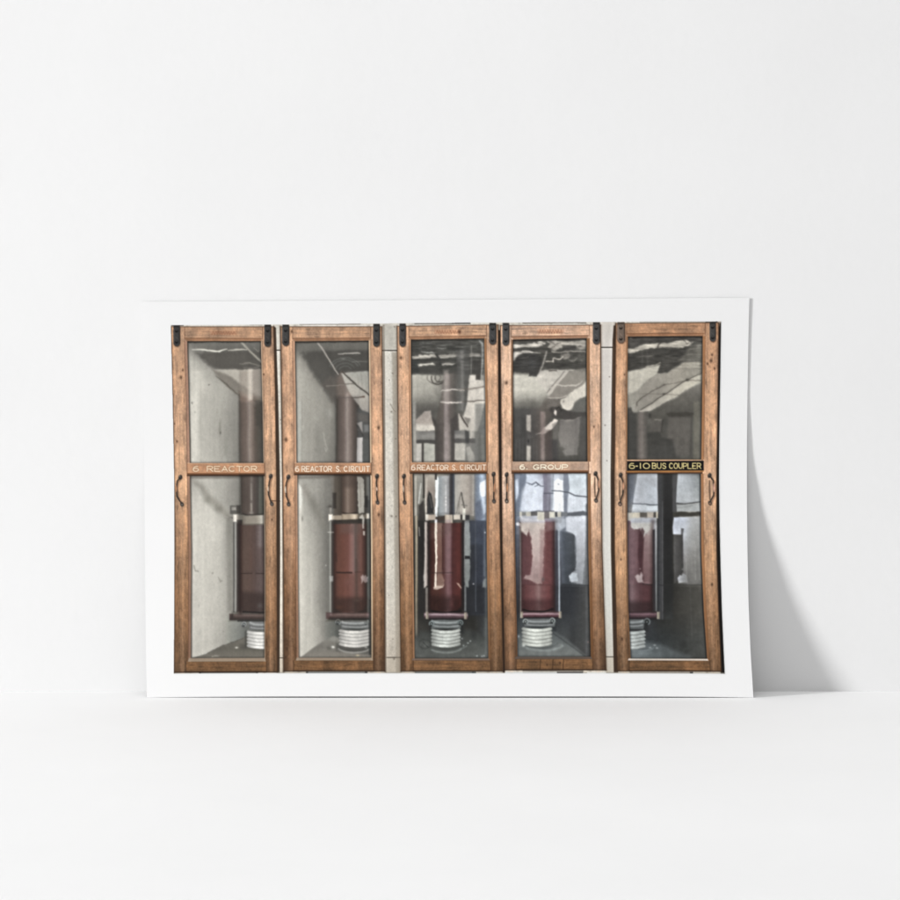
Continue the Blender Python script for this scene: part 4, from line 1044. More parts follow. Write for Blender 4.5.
@pane(3, 1)
def p4l():
    R(505, 468, 600, 665, ('g', [514, 519, 526, 536, 545, 554, 564, 572, 589], [474, 490, 512, 530, 560, 584, 588, 612, 635, 660],
      [[(130, 138, 152)] * 2 + [(196, 204, 216)] * 2 + [(150, 150, 164)] + [(196, 204, 214)] + [(170, 176, 186)] + [(204, 212, 219)] * 2,
       [(168, 178, 192)] + [(150, 160, 174)] + [(206, 214, 226)] + [(216, 224, 234)] + [(170, 172, 186)] + [(224, 230, 236)] + [(200, 206, 214)] + [(208, 215, 221)] * 2,
       [(122, 132, 146)] + [(140, 150, 164)] + [(214, 222, 232)] + [(222, 228, 238)] + [(180, 184, 196)] + [(214, 220, 228)] + [(180, 186, 196)] + [(204, 210, 217)] * 2,
       [(96, 104, 118)] + [(130, 136, 148)] + [(170, 160, 172)] + [(200, 196, 208)] + [(150, 130, 142)] + [(120, 126, 138)] + [(112, 118, 128)] + [(190, 195, 203)] + [(190, 195, 203)],
       [(74, 80, 91)] + [(84, 88, 98)] + [(96, 66, 76)] + [(180, 165, 176)] + [(108, 68, 76)] + [(80, 80, 90)] + [(76, 81, 88)] + [(84, 88, 93)] + [(150, 153, 157)],
       [(62, 66, 75)] + [(72, 74, 82)] + [(96, 62, 70)] + [(150, 128, 138)] + [(108, 64, 70)] + [(70, 68, 76)] + [(66, 70, 76)] + [(74, 78, 82)] + [(120, 122, 124)],
       [(50, 53, 58)] * 5 + [(46, 48, 52)] * 3 + [(72, 72, 71)], [(46, 49, 52)] * 5 + [(48, 50, 53)] * 3 + [(74, 74, 72)],
       [(74, 79, 80)] * 5 + [(66, 69, 70)] * 2 + [(56, 58, 59)] + [(70, 71, 70)], [(104, 108, 106)] * 5 + [(96, 100, 99)] + [(84, 86, 86)] + [(66, 67, 67)] + [(70, 70, 69)]]), 1, .1)
    # upper reflections
    P([(519.6, 474), (526.4, 474), (525.6, 484), (522.6, 498), (519.4, 512), (515, 520), (514, 506), (519, 496)], (112, 120, 134), .88, 1, .4)
    P([(514.6, 481), (518, 479.6), (518.6, 494), (515.4, 500)], (206, 214, 226), .85, 1, .3)
    P([(522, 490), (526, 484), (542, 480), (543, 511), (520, 512), (521, 500)], (222, 228, 238), .6, 2)
    L([(526, 483), (532, 485), (536, 482.4), (538.4, 485.4), (534.6, 486.6)], [.6, 1.2, 1.4, 1, .6], (92, 98, 110), .85, .5, .3)
    L([(536.6, 483), (541, 486.4), (553, 486.6)], [1.3, 1, .7], (96, 100, 112), .85, .5)
    P([(542.6, 474), (554, 474), (553.6, 485), (552.4, 512), (543, 512), (543, 496), (544, 487)], ('x', [(542, (130, 128, 142)), (546, (124, 121, 134)), (550, (142, 142, 154)), (552, (168, 174, 184)), (554, (138, 142, 152))]), .95, .6)
    L([(544, 493.6), (553, 493.6)], 1, (84, 86, 98), .8)
    L([(549.6, 495), (549.4, 511)], 1.6, (106, 104, 116), .6, .8)
    P([(554, 482), (558, 479), (563, 481), (563.6, 512), (554.4, 512)], (250, 252, 253), .95, .8, .3)
    B(558.4, 484.4, 1.2, .8, (130, 134, 142), .8)
    P([(563.4, 474), (568, 474), (569.6, 488), (567.6, 500), (567, 530), (564, 528), (563.8, 500)], (128, 134, 146), .92, .7, .2)
    P([(568.4, 474), (587, 474), (587, 511), (568, 511), (570, 488)], ('y', [(474, (198, 208, 214)), (492, (210, 218, 224)), (511, (206, 212, 219))]), .8, .8)
    P([(568, 494), (576, 498), (586, 498), (586, 505), (568, 508)], (218, 222, 230), .5, 2)
    L([(552, 491), (560, 491.4), (569, 493), (575, 496), (587, 497.2)], [1, 1, 1.2, 1.2, 1.3], (84, 88, 96), .9, .5)
    P([(567, 513), (576, 512), (583, 511.4), (587, 512.4), (587, 516), (567, 516.4)], (98, 102, 108), .95, .6, .2)
    P([(515, 512), (519.6, 512), (520, 516.4), (515, 517)], (110, 118, 128), .9, .7)
    # clamp ring pieces
    for x0, x1, y1, c in ((519.4, 522, 517.4, (224, 220, 206)), (522, 526, 516, (146, 146, 142)), (526, 531, 516.6, (214, 210, 194)), (531, 537.6, 516, (112, 110, 108)), (537.4, 544.6, 522, (232, 227, 209)),
                          (544.4, 549.6, 519, (128, 120, 120)), (549.4, 555, 518, (234, 230, 212)), (555, 557.4, 517, (84, 86, 90)), (557.4, 561, 517.4, (226, 222, 206)), (561, 567.4, 516.4, (120, 124, 128))):
        R(x0, 512.2, x1, y1, c, .95, .5, .15)
    L([(531, 512.6), (538, 511.2), (543, 512)], .9, (70, 72, 76), .7)
    L([(544.6, 512), (554, 511.6)], .9, (74, 74, 80), .7)
    # big tube with its window reflections
    P([(519.6, 522), (554.6, 522), (554.6, 604), (551, 609.6), (544, 611.6), (530, 611.6), (523, 609), (520.6, 602)],
      ('x', [(520, (62, 42, 48)), (523, (96, 62, 71)), (530, (112, 72, 81)), (538, (118, 76, 84)), (546, (116, 70, 77)), (551, (108, 62, 69)), (554.6, (64, 42, 50))]), .97, .7)
    P([(519.6, 517), (545, 521), (545, 526), (543.6, 560), (541.6, 584.6), (538, 584.6), (530, 581), (523.6, 579), (525.6, 576.4), (530.4, 575.4), (531.6, 571), (532.4, 556), (530.6, 538), (528.4, 530), (527, 537), (523, 533), (520, 527)],
      ('y', [(517, (232, 234, 240)), (530, (222, 218, 226)), (555, (204, 192, 202)), (575, (178, 158, 168)), (585, (176, 158, 166))]), .86, 1.1, .7)
    P([(540, 530), (546, 530), (544, 582), (540, 584)], (140, 104, 114), .45, 1.6)
    B(543, 580, 1.4, 2.4, (96, 96, 104), .7)
    P([(545, 520), (555, 520), (554.6, 530), (546, 532)], (150, 128, 138), .5, 1.6)
    R(520.6, 585, 554.6, 612, ('x', [(520.6, (66, 42, 47)), (526, (102, 60, 66)), (534, (124, 84, 92)), (538.6, (148, 120, 128)), (542, (126, 86, 94)), (549, (110, 62, 68)), (554.6, (58, 38, 42))]), .85, 1.2)
    P([(520.6, 600), (554.6, 600), (554, 613), (522, 613)], (48, 26, 30), .5, 4)
    L([(521, 584.6), (554, 586)], 1, (86, 54, 60), .45, .8)
    L([(523, 610.4), (530, 612), (545, 612.2), (553, 610)], 1.5, (22, 20, 22), .85)
    # rods
    B(517.8, 524.4, 2, 1.8, (244, 246, 250), .95, 0, .8)
    B(521.6, 529.6, 2.2, 3, (236, 238, 244), .85)
    L([(520.3, 532), (520.6, 612)], [1, 1.2], (146, 156, 162), .85, .6)
    R(514.6, 535, 519.6, 612, ('y', [(535, (84, 91, 104)), (585, (64, 68, 77)), (612, (44, 47, 51))]), .7, .8)
    L([(556.6, 522), (556.4, 612)], 2, (62, 64, 74), .7, .8)
    P([(554.6, 518), (566, 519), (566, 527), (560, 531), (555, 530)], (196, 202, 210), .75, 1.2, .4)
    L([(558.8, 528), (559.4, 612)], [1.2, 1.6], (164, 173, 180), .85, .6)
    # dark and pale shapes on the right
    P([(561, 532), (570, 533), (575, 535), (575, 572), (570, 584), (562, 584)], ('x', [(560, (90, 96, 106)), (566, (70, 75, 82)), (575, (62, 66, 70))]), .85, 1.2, .3)
    P([(566, 517.6), (587, 517), (587, 535), (576, 537), (572, 533), (566, 531)], ('y', [(517, (214, 218, 226)), (533, (196, 201, 208))]), .92, .8, .3)
    P([(576, 529), (585.6, 527), (584.6, 560), (583, 584.6), (569.4, 582), (569, 576), (573, 572.6), (576, 568), (576.6, 550)], ('y', [(527, (198, 202, 209)), (555, (158, 161, 166)), (572, (152, 156, 161)), (584, (142, 145, 149))]), .92, .7, .4)
    P([(569, 577), (572.6, 573), (577, 574), (578, 581), (571, 582.4)], (184, 191, 197), .85, .7, .4)
    B(574, 570.6, 2.6, 1.2, (56, 58, 62), .8)
    L([(586.6, 505), (586.6, 660)], 2, (84, 86, 88), .6, 1)
    L([(562, 585), (588, 586)], 1.2, (44, 46, 48), .6, .8)
    # lower part
    P([(516, 660), (516, 640), (524, 632), (552, 630), (566, 640), (578, 650), (587, 658), (587, 662), (516, 662)], ('y', [(630, (82, 87, 88)), (645, (104, 109, 108)), (660, (112, 115, 112))]), .85, 2.2)
    R(524, 618, 556, 632, (46, 50, 52), .75, 1.6)
    flange(521, 561, 612.8, 618.4, (98, 58, 66), (158, 132, 138), [521.6, 560.2])
    neck(523, 556, 619.4, 627.6, (156, 168, 168))
    coil(525.6, 622.4, 2.4, (196, 206, 204))
    coil(552.2, 621.6, 2.6, (190, 200, 198))
    insulator(521.6, 552.4, 627.4, 648, 5, (210, 214, 206), idn=49)
    L(arc(543, 645, 20, 6.4, 215, 345, 12), 2, (150, 157, 155), .6, 1.4)
    L(arc(540, 643, 18, 6, 215, 345, 12), 1.2, (60, 64, 64), .4, 1.1)
    B(523.6, 646.4, 2, 1.6, (200, 204, 198), .8)
    B(518.4, 637.4, .9, 1.6, (190, 198, 204), .8)
    B(559.6, 646, 3.6, 2, (134, 139, 137), .5)
    L([(553, 634), (566, 643), (586, 658)], 1.2, (44, 46, 47), .5, 1)
    B(588, 643, .9, .9, (150, 120, 116), .6)
    L(side(CAB[3]['ir'], 474, 658, -.4), 1.2, (40, 40, 40), .7)
    L(side(CAB[3]['il'], 474, 658, .4), .9, (70, 74, 82), .6)


@pane(4, 0)
def p5u():
    R(620, 330, 710, 470, ('g', [627, 636, 646, 656, 668, 680, 692, 703], [337, 345, 352, 366, 374, 386, 398, 406, 415, 430, 460],
      [[84, 80, 76, 74, 74, 74, 76, 84], [84, 86, 80, 76, 78, 76, 80, 104], [86, 78, 74, 70, 68, 66, 80, 116], [80, 78, 84, 74, 70, 96, 122, 130], [186, 188, 184, 150, 148, 152, 158, 156],
       [188, 184, 168, 152, 156, 160, 158, 150], [156, 152, 144, 146, 152, 130, 106, 110], [122, 130, 140, 130, 92, 88, 92, 112], [76, 84, 104, 78, 76, 84, 88, 112], [72, 74, 92, 72, 84, 96, 92, 110], [74, 76, 92, 72, 78, 90, 84, 106]]), 1, .1)
    P([(628, 336), (703, 335), (703, 343), (690, 341), (676, 342), (660, 341), (646, 344), (636, 346), (628, 348)], (78, 75, 71), .8, .9, .4)
    P([(627, 349.4), (638, 347), (646, 344), (654, 343.2), (666, 343.4), (676, 341.4), (686, 340.2), (692, 343), (688, 347), (678, 348.4), (664, 347.4), (654, 348.2), (642, 350.2), (634, 351.8), (627, 353.4)], (184, 178, 166), .96, .65, .5)
    L([(660.4, 343), (658, 345.4), (657.4, 348.4)], 1.5, (86, 82, 77), .9)
    L([(684, 341.4), (687, 344.6), (689, 343)], 1, (90, 86, 80), .85, .5, .3)
    L([(690, 345.6), (693, 342.4)], 1.2, (150, 145, 136), .8)
    P([(627, 355), (640, 351.4), (656, 349.4), (684, 349.2), (702, 344), (702, 354), (686, 360), (676, 366), (667, 373), (659.6, 374.4), (657, 372.4), (660, 364.4), (646, 367), (627, 372)], (70, 68, 64), .9, .9, .5)
    P([(690, 348), (703, 345), (703, 360), (678, 361)], (114, 111, 103), .65, 2)
    P([(697, 346), (703, 344), (703, 350), (697, 350)], (140, 137, 128), .6, 1.2)
    L([(636, 357.4), (644, 356), (654, 355.4)], [.6, 1.4, .8], (112, 108, 102), .65, .6, .4)
    for x in (642, 647):
        L([(x, 352), (x + .4, 366)], 1.4, (96, 94, 90), .4, .8)
    L([(646, 367), (656, 365.4), (660, 363.4)], 1.1, (176, 170, 158), .7)
    # pale left wall
    P([(627, 372.6), (640, 369), (650, 367), (660, 365.6), (656.6, 374), (648, 380.4), (641, 386), (638, 390.4), (627, 394)], (192, 187, 174), .9, .8, .2)
    P([(638, 391), (648, 380), (657, 374), (668, 373), (684, 363), (703, 361), (703, 372.6), (686, 381), (668, 393.6), (650, 404), (640, 410), (634, 412), (628, 408), (628, 395)], ('x', [(628, (150, 147, 137)), (645, (146, 141, 132)), (660, (152, 147, 137)), (680, (166, 160, 148)), (703, (152, 148, 137))]), .9, .9)
    L([(690, 365.6), (703, 364)], 1.6, (178, 172, 160), .6, .8)
    L([(643, 370), (641, 385)], 2.4, (204, 199, 187), .6, 1)
    # bright bar with wires
    P([(638.6, 411.6), (645, 407.6), (667.8, 393.6), (686, 381.6), (703, 372.6), (703, 381), (690, 388), (680, 394.8), (666, 402), (656, 407.6), (648, 411.8), (642, 413)], ('x', [(638, (176, 170, 160)), (660, (172, 167, 156)), (690, (196, 190, 175)), (703, (190, 186, 172))]), .96, .6)
    L([(641, 410), (667, 393.2), (686, 381), (703, 372.4)], [1.2, 1, 1, .7], (78, 73, 67), .85, .5)
    L([(636, 408), (637.4, 402), (645, 396), (651, 392), (660, 386.6), (665, 384.6)], [1.8, 1.4, 1, .9, .9, 1.2], (92, 87, 80), .85, .5, .2)
    L([(650, 392), (664, 385), (678, 383), (688, 380.6), (703, 380.2)], [.6, 1, .8, 1, .9], (104, 98, 90), .75, .5)
    L([(640, 394), (664, 394), (682, 395.8)], [.4, 1, .8], (104, 98, 90), .6, .5)
    B(687.4, 380.2, 1.8, 1.5, (62, 58, 53), .9)
    B(664, 394, 1.7, 1.2, (66, 62, 57), .9)
    B(663.8, 384.8, 1, .8, (80, 75, 70), .9)
    # lower gloom
    P([(703, 382), (690, 389), (680, 396), (666, 403), (650, 412), (650, 420), (703, 418)], ('y', [(384, (122, 119, 112)), (398, (98, 95, 89)), (418, (84, 82, 76))]), .9, 1.2)
    P([(666, 414), (686, 412), (694, 414), (690, 417), (672, 418.6)], (66, 63, 58), .8, 1.4, .6)
    P([(627.6, 408), (632, 407.4), (632, 412), (636, 414), (637.4, 460), (627.6, 460)], (70, 69, 66), .8, 1.2)
    P([(631, 406), (636, 403), (638, 412), (634, 413)], (166, 162, 152), .6, .9)
    P([(638, 413), (647.4, 412), (648, 460), (636.6, 460)], ('x', [(636, (82, 78, 74)), (640, (112, 105, 100)), (642, (124, 117, 111)), (645, (100, 95, 90)), (648, (76, 73, 69))]), .85, 1.1)
    B(649.6, 416, 1.8, 3, (42, 41, 39), .7)
    R(650, 419.4, 662.4, 432, (96, 92, 87), .7, 1.2)
    L([(655, 419.8), (662.6, 420)], 1.1, (140, 135, 126), .7)
    L([(662.6, 420), (661.6, 432)], 1.5, (62, 60, 57), .7)
    P([(647.8, 433), (660, 432.4), (662, 438), (672, 439), (675, 450), (676, 458), (648, 458)], (64, 63, 60), .75, 1.2, .5)
    R(650, 446, 680, 460, (74, 73, 70), .5, 2)
    P([(668, 418), (691, 417), (690, 455), (676, 456), (674, 440), (668, 438)], (98, 94, 89), .7, 1.5, .3)
    L([(691.6, 414), (690.6, 456)], 1.4, (72, 70, 65), .6, .9)
    R(693.6, 402, 699.6, 460, (114, 111, 100), .65, 1.3)
    R(700.2, 350, 703, 460, (96, 94, 86), .5, .9)
    L([(627.6, 337.4), (703, 336.8)], 1.6, (44, 40, 36), .9)
    L(side(CAB[4]['ir'], 338, 460, -.2), 1.0, (50, 46, 42), .7)
    B(631, 338.4, 2.2, 1, (130, 124, 116), .6)


@pane(4, 1)
def p5l():
    R(620, 468, 715, 665, ('g', [627, 634, 644, 652, 660, 668, 676, 688, 706], [474, 500, 514, 530, 560, 584, 588, 612, 640, 660],
      [[(76, 79, 86)] + [(110, 114, 120)] + [180, 170, 70, 56, 90, 170, 150], [(78, 82, 90)] + [(140, 146, 154)] + [190, 180, 68, 54, 90, 178, 168], [(110, 112, 118)] + [170, 180, 170, 66, 50, 80, 150, 140],
       [(120, 104, 116), (150, 140, 150), (150, 136, 146), (110, 112, 120), 66, 46, 90, 168, 152], [(130, 104, 118), (116, 88, 102), (126, 94, 104), (70, 66, 72), 60, 43, 76, 128, 134],
       [(124, 100, 112), (112, 84, 96), (112, 80, 88), (56, 56, 60), 54, 42, 66, 108, 116], [(104, 76, 86), (108, 78, 88), (84, 52, 60), (48, 48, 50), 48, 44, 56, 70, 84], [(60, 50, 54), (70, 56, 60), (60, 48, 52), (50, 50, 52), 48, 50, 58, 72, 84],
       [(90, 97, 98), (86, 92, 93), (60, 64, 66), (56, 60, 62), (54, 57, 58), (56, 59, 59), (58, 60, 59), (68, 69, 67), (80, 81, 78)], [(112, 119, 120), (116, 123, 124), (112, 118, 119), (100, 106, 107), (86, 91, 92), (76, 80, 80), (68, 71, 70), (68, 70, 68), (78, 79, 76)]]), 1, .1)
    # lamp shaped reflection, upper left
    P([(637.6, 473), (657.4, 473), (657.8, 500), (658.2, 512.6), (631.6, 513), (633, 503), (635, 490)], ('x', [(632, (200, 204, 210)), (640, (180, 184, 190)), (650, (186, 192, 199)), (658, (190, 196, 203))]), .96, .8)
    P([(639, 474), (657, 474), (657, 488), (645, 482)], (164, 166, 170), .5, 2.5)
    P([(633, 505), (658, 505.6), (658, 513), (632, 513)], (206, 212, 216), .6, 1)
    L([(632.6, 504), (645, 504.4), (650, 505.4), (657.8, 505.2)], [1, .8, 1.4, .9], (92, 96, 102), .9, .5)
    R(657.8, 474, 664, 620, ('x', [(657.8, (62, 63, 67)), (660, (76, 77, 80)), (664, (64, 64, 65))]), .75, .8)
    L([(662.4, 502), (662.6, 620)], .9, (108, 108, 112), .55, .6)
    P([(663.6, 474), (673, 474), (673, 620), (663.8, 620)], ('y', [(474, (54, 54, 55)), (520, (42, 42, 43)), (600, (44, 45, 45)), (620, (58, 60, 60))]), .75, 1.6)
    R(672.6, 474, 677, 512, (84, 84, 86), .8, 1)
    for x in (630, 633.4):
        L([(x, 475), (x - .6, 505)], .9, (112, 114, 122), .45, .7)
    # clamp ring
    P([(627, 513), (640, 513), (640, 521), (627, 522.4)], ('x', [(627, (206, 202, 194)), (633, (234, 226, 206)), (640, (226, 216, 196))]), .97, .6)
    R(640, 513, 647.4, 517.6, (118, 112, 104), .96, .5)
    R(647.2, 512.4, 653.6, 518, (204, 194, 180), .96, .5)
    R(653.6, 512.6, 656, 517.6, (96, 92, 86), .95, .4)
    R(656, 512, 657.8, 518.4, (222, 214, 194), .95, .4)
    # tube
    P([(627, 521), (653, 521), (653, 600), (651, 609), (644, 611), (627, 611)], ('x', [(627, (118, 92, 106)), (632, (136, 108, 121)), (637, (120, 88, 99)), (640, (92, 60, 70)), (643, (92, 60, 68)), (645, (136, 104, 114)), (650, (150, 122, 132)), (653, (104, 84, 94))]), .95, .8)
    P([(630, 518.6), (656, 518), (655.6, 528), (650, 536), (646, 534), (643.4, 539), (640, 529), (634, 530), (631, 527)], (208, 213, 222), .93, .9, .4)
    P([(640.6, 531), (642, 528.4), (644.6, 531.4), (643.6, 536), (642, 566), (640, 570), (638, 556), (639, 536)], (86, 54, 64), .8, .9, .3)
    P([(644.4, 536), (652, 528), (655, 540), (653, 584), (645, 582), (642.6, 572)], ('y', [(528, (184, 170, 180)), (550, (152, 126, 136)), (584, (116, 88, 97))]), .8, 1.2)
    P([(628, 530), (637, 531), (637, 572), (634, 580), (628, 582)], (126, 98, 112), .5, 1.8)
    P([(635.4, 577), (637.6, 574.4), (639.4, 576), (641, 573), (643, 576), (642, 580), (644, 583), (638, 583), (636.6, 580.6)], (206, 200, 212), .72, 1.0, .5)
    B(640, 569.4, .8, .8, (200, 190, 200), .7)
    R(627, 584.6, 653, 612, ('x', [(627, (104, 78, 90)), (632, (134, 110, 122)), (637, (112, 82, 92)), (645, (96, 60, 68)), (651, (80, 48, 55)), (653, (48, 40, 44))]), .9, 1)
    P([(627, 602), (653, 602), (653, 613), (627, 613)], (50, 36, 40), .6, 3.5)
    L([(643, 584.6), (663, 586)], 1.2, (44, 42, 45), .6, .8)
    # rod
    R(652.6, 530, 654.8, 612, (62, 66, 74), .85, .6)
    P([(654.8, 518), (656.6, 518), (657, 612), (655.4, 612)], ('y', [(518, (200, 205, 208)), (570, (140, 147, 149)), (612, (108, 113, 114))]), .97, .45)
    L([(658.4, 520), (658.6, 612)], 1.6, (52, 54, 58), .7, .8)
    # right reflection
    P([(678, 473), (701, 473), (701, 503.6), (676, 504), (676.6, 490)], ('g', [676, 690, 701], [473, 480, 503], [[(178, 182, 188), (150, 153, 156), (104, 106, 106)], [(188, 193, 198), (172, 177, 181), (132, 136, 136)], [(172, 176, 179), (186, 190, 193), (164, 168, 168)]]), .96, .7)
    L([(675.6, 503.6), (684, 504.2), (692, 503.4), (701, 501.8)], [.8, 1.6, 1.2, .9], (66, 66, 66), .9, .5, .2)
    P([(676.4, 504.8), (701, 503.6), (701, 512), (677, 512)], (166, 169, 169), .93, .7)
    L([(678, 508), (692, 506)], 1.4, (132, 134, 132), .5, .7, .3)
    P([(673, 513), (682, 512), (690, 513), (701, 511.8), (701, 516), (690, 517), (674, 516.6)], (70, 68, 62), .96, .6, .2)
    P([(674, 517.6), (688, 517.4), (701, 517), (701, 585), (683.4, 585), (682.6, 560), (682, 535), (673, 534.6), (672.6, 528)], ('g', [673, 684, 692, 701], [517, 535, 560, 585], [[(194, 200, 212), (196, 202, 214), (182, 184, 186), (160, 161, 160)], [(200, 205, 216), (188, 192, 198), (168, 169, 168), (148, 148, 146)], [(140, 140, 140), (132, 131, 130), (138, 137, 134), (122, 121, 118)], [(100, 99, 97), (102, 101, 99), (114, 113, 110), (104, 103, 100)]]), .95, .8)
    P([(673.6, 535.6), (682.6, 535), (683, 572), (680, 580), (674, 584)], ('x', [(673, (96, 95, 94)), (676, (84, 83, 82)), (683, (66, 65, 64))]), .9, .8, .3)
    P([(681, 528.6), (684, 529), (683, 534), (683.4, 566), (681.6, 570)], (70, 69, 69), .75, .7)
    P([(677.4, 579), (679.6, 575.6), (681.4, 576.4), (682.6, 573.4), (686, 576), (688, 583), (678.6, 583.6)], ('x', [(677, (196, 198, 204)), (682, (160, 162, 164)), (688, (128, 128, 127))]), .9, .7, .4)
    B(682.4, 569.6, .9, .8, (150, 150, 152), .7)
    L([(690, 586), (692, 640)], 1.4, (92, 92, 88), .4, 1)
    L([(664, 585), (702, 585.6)], 1.4, (52, 52, 51), .5, .9)
    for x in (686, 695, 699):
        L([(x, 540), (x + .6, 580)], 1, (164, 164, 160), .35, .8)
    # floor
    P([(630, 660), (630, 648), (646, 642), (660, 645), (676, 652), (692, 658), (692, 662), (630, 662)], (112, 119, 121), .5, 3)
    B(683, 645, 4, 6, (50, 51, 50), .55)
    B(688, 652, 3, 2, (52, 53, 52), .5)
    # flange, neck, insulator
    R(628, 617, 648, 632, (48, 50, 51), .75, 1.6)
    flange(628, 657, 613, 619.2, (92, 66, 73), (120, 92, 100), [658.4])
    neck(616, 645, 620, 629.6, (166, 178, 180))
    insulator(612, 645.6, 630, 650.4, 5, (196, 202, 200), idn=59)
    coil(647, 622.4, 3.0, (150, 158, 160))
    L(arc(640, 648, 14, 3.6, 190, 350, 10), 1.2, (140, 148, 150), .5, .9)
    for x, y in ((654.6, 646), (657, 649), (650, 648.4)):
        B(x, y, 1.5, 1, (172, 178, 178), .7)
    B(642, 654, 10, 2.4, (128, 136, 138), .5)
    L(side(CAB[4]['ir'], 474, 660, -.5), 1.4, (44, 44, 44), .7)
    L(side(CAB[4]['il'], 474, 660, .4), .9, (70, 66, 68), .5)


TUBES = [
    [(233, 506), (244, 514), (240.6, 514), (240.6, 478), (263.6, 478), (264.3, 620.6), (229.6, 620.6), (230, 614.6), (233.4, 614)],
    [(328.6, 514.8), (341, 514), (341, 478), (357, 478), (357.6, 514), (369.2, 514), (369.2, 619.4), (327, 619.4), (329, 613)],
    [(425.4, 514.6), (450, 514), (450, 478), (454.6, 478), (454.6, 514), (465.4, 508.6), (466.2, 612), (468, 619.6), (424, 619.6), (425.6, 612)],
    [(519.4, 512.2), (543, 512), (543, 478), (553, 478), (553, 512), (561, 512.2), (559.6, 612), (561, 618.4), (521, 618.4), (520, 612)],
    [(628, 513), (657.8, 512), (657, 612), (657, 619.2), (629.8, 619.2), (628.5, 600)],
]


DARK = [(.86, .82), (.92, .86), (.96, 1.06), (.97, .98), (1.0, 1.06)]


def paint():
    wall()
    ident(BORDER, 0)
    for c in range(5):
        d = CAB[c]
        CLIP[0] = None
        frame(c)
        tl, tr = d['top']
        ident(side(d['ol'], tl, d['bot']) + side(d['orr'], tr, d['bot'])[::-1], 10 * (c + 1))
        pu, pl = pane_polys(c)
        ident(pu, 10 * (c + 1) + 1)
        ident(pl, 10 * (c + 1) + 2)
        ident(TUBES[c], 10 * (c + 1) + 8)
        for cc, lower, fn in exec_panes:
            if cc == c:
                m = mask_poly(pl if lower else pu, .45)
                CLIP[0] = m
                fn()
                CLIP[0] = None
                glaze(m, DARK[c][1 if lower else 0], .35 if lower else .9, c)
                texmul(m, .05 * STREAK + .05 * MOT)
    for c in range(5):
        d = CAB[c]
        for k in (0, 1):
            hinge(d['hinge'][k], d['hc'] if not (c == 4 and k == 0) else (112, 98, 88))
            x0, y0, x1, y1 = d['hinge'][k]
            hw = (x1 - x0) / 2
            ident([(x0, y0), (x1, y0), (x1, y1 - hw)] + arc((x0 + x1) / 2, y1 - hw, hw, hw, 0, -180, 8), 10 * (c + 1) + 5 + k)
            h = HANDLES[c][k]
            handle(**h)
            pts = [h['top']] + h['mids'] + [h['bot']]
            ident_line(pts, [4.6] + [2.2] * (len(pts) - 2) + [4.4], 10 * (c + 1) + 3 + k)
            ident_line([pts[0], (pts[0][0] + .1, pts[0][1])], 5.0, 10 * (c + 1) + 3 + k)
            ident_line([pts[-1], (pts[-1][0] + .1, pts[-1][1])], 4.8, 10 * (c + 1) + 3 + k)
    # knots and marks in the wood
    for x, y, r in ((177, 441.6, 1.1), (174.6, 424, .8), (181, 377.6, 1.6), (182.8, 370.4, 1), (263.8, 374.6, .9), (378.6, 428, 1.7), (378.6, 515, 1.6), (291.6, 331.6, 1.2), (286, 440, 2),
                    (459.6, 332, 1.8), (506.4, 383, 1.6), (594, 427, 1), (711, 361, 1.6), (714.6, 368.6, 1.2), (707.6, 364, 1.2), (712, 355, 1.2), (624.4, 374.8, .8), (572.4, 516, .1),
                    (272, 520, 1), (621, 560, 1), (712, 585, 1.4), (401, 358, 1.6), (622, 640, 1.6), (547, 666, 1), (560, 664, 1)):
        B(x, y, r, r * 1.4, (66, 46, 34), .7)
    for x in (540.6, 553, 563.6):
        L([(x, 660.6), (x - .6, 671)], .8, (62, 44, 30), .7)
    L([(271, 501), (280, 501.4)], .8, (60, 44, 34), .8)
    # the lettering
    letters([('6', 193.2, 198.6), ('REACTOR', 207.2, 256.8)], 466.6, 471.6, .95, (228, 210, 182), 17, 0, .9)
    letters([('6', 295.4, 298.9), ('REACTOR', 301.8, 331.6), ('S.', 336.2, 340.8), ('CIRCUIT', 344.2, 369.4)], 466.6, 471.8, .92, (234, 222, 204), 27, 0, .92)
    letters([('6', 411.4, 415.2), ('REACTOR', 417.4, 448.2), ('S.', 452.2, 457.0), ('CIRCUIT', 460.2, 485.8)], 465.6, 470.6, .9, (234, 220, 202), 37, -.002, .9)
    letters([('6.', 519.8, 527.6), ('GROUP', 533.6, 567.8)], 465.6, 470.0, .95, (246, 236, 214), 47, -.002, .97)
    # black name plate with gilt lettering
    plate = [(627.0, 461.4), (703.8, 461.0), (703.8, 470.8), (627.0, 471.2)]
    P(plate, (24, 23, 24), 1, .45)
    L([(627, 471.9), (703, 471.5)], 1.5, (156, 108, 60), .85)
    ident(plate, 57)
    letters([('6', 629.2, 634.6), ('-', 635.6, 637.6), ('10', 639.2, 649.2), ('BUS', 652.4, 666.0), ('COUPLER', 669.4, 700.8)], 463.5, 468.8, .9, (204, 192, 134), 57, 0, .9)
    # print grain, and a clean cut edge against the paper
    m = mask_poly(BORDER, .45)[..., None]
    grade([(239, 474), (266, 474), (266, 622), (229, 622), (232, 612), (239, 612)], .72, .78, 1.5, (1.01, 1.0, .97))
    grade([(334, 474), (367, 474), (367, 622), (326, 622), (334, 612)], .86, .80, 1.5, (1.04, 1.0, .95))
    grade([(429, 523), (462, 523), (462, 613), (429, 613)], .84, .84, 1.5, (1.04, 1.0, .92))
    grade([(519.6, 523), (555, 523), (555, 613), (519.6, 613)], .82, .92, 1.5, (1.03, 1.0, .93))
    grade([(627, 523), (653, 523), (653, 613), (627, 613)], .80, .90, 1.5, (1.02, 1.0, .94))
    grade([(239, 402), (264, 402), (264, 463), (239, 463)], .9, .84, 2.5)
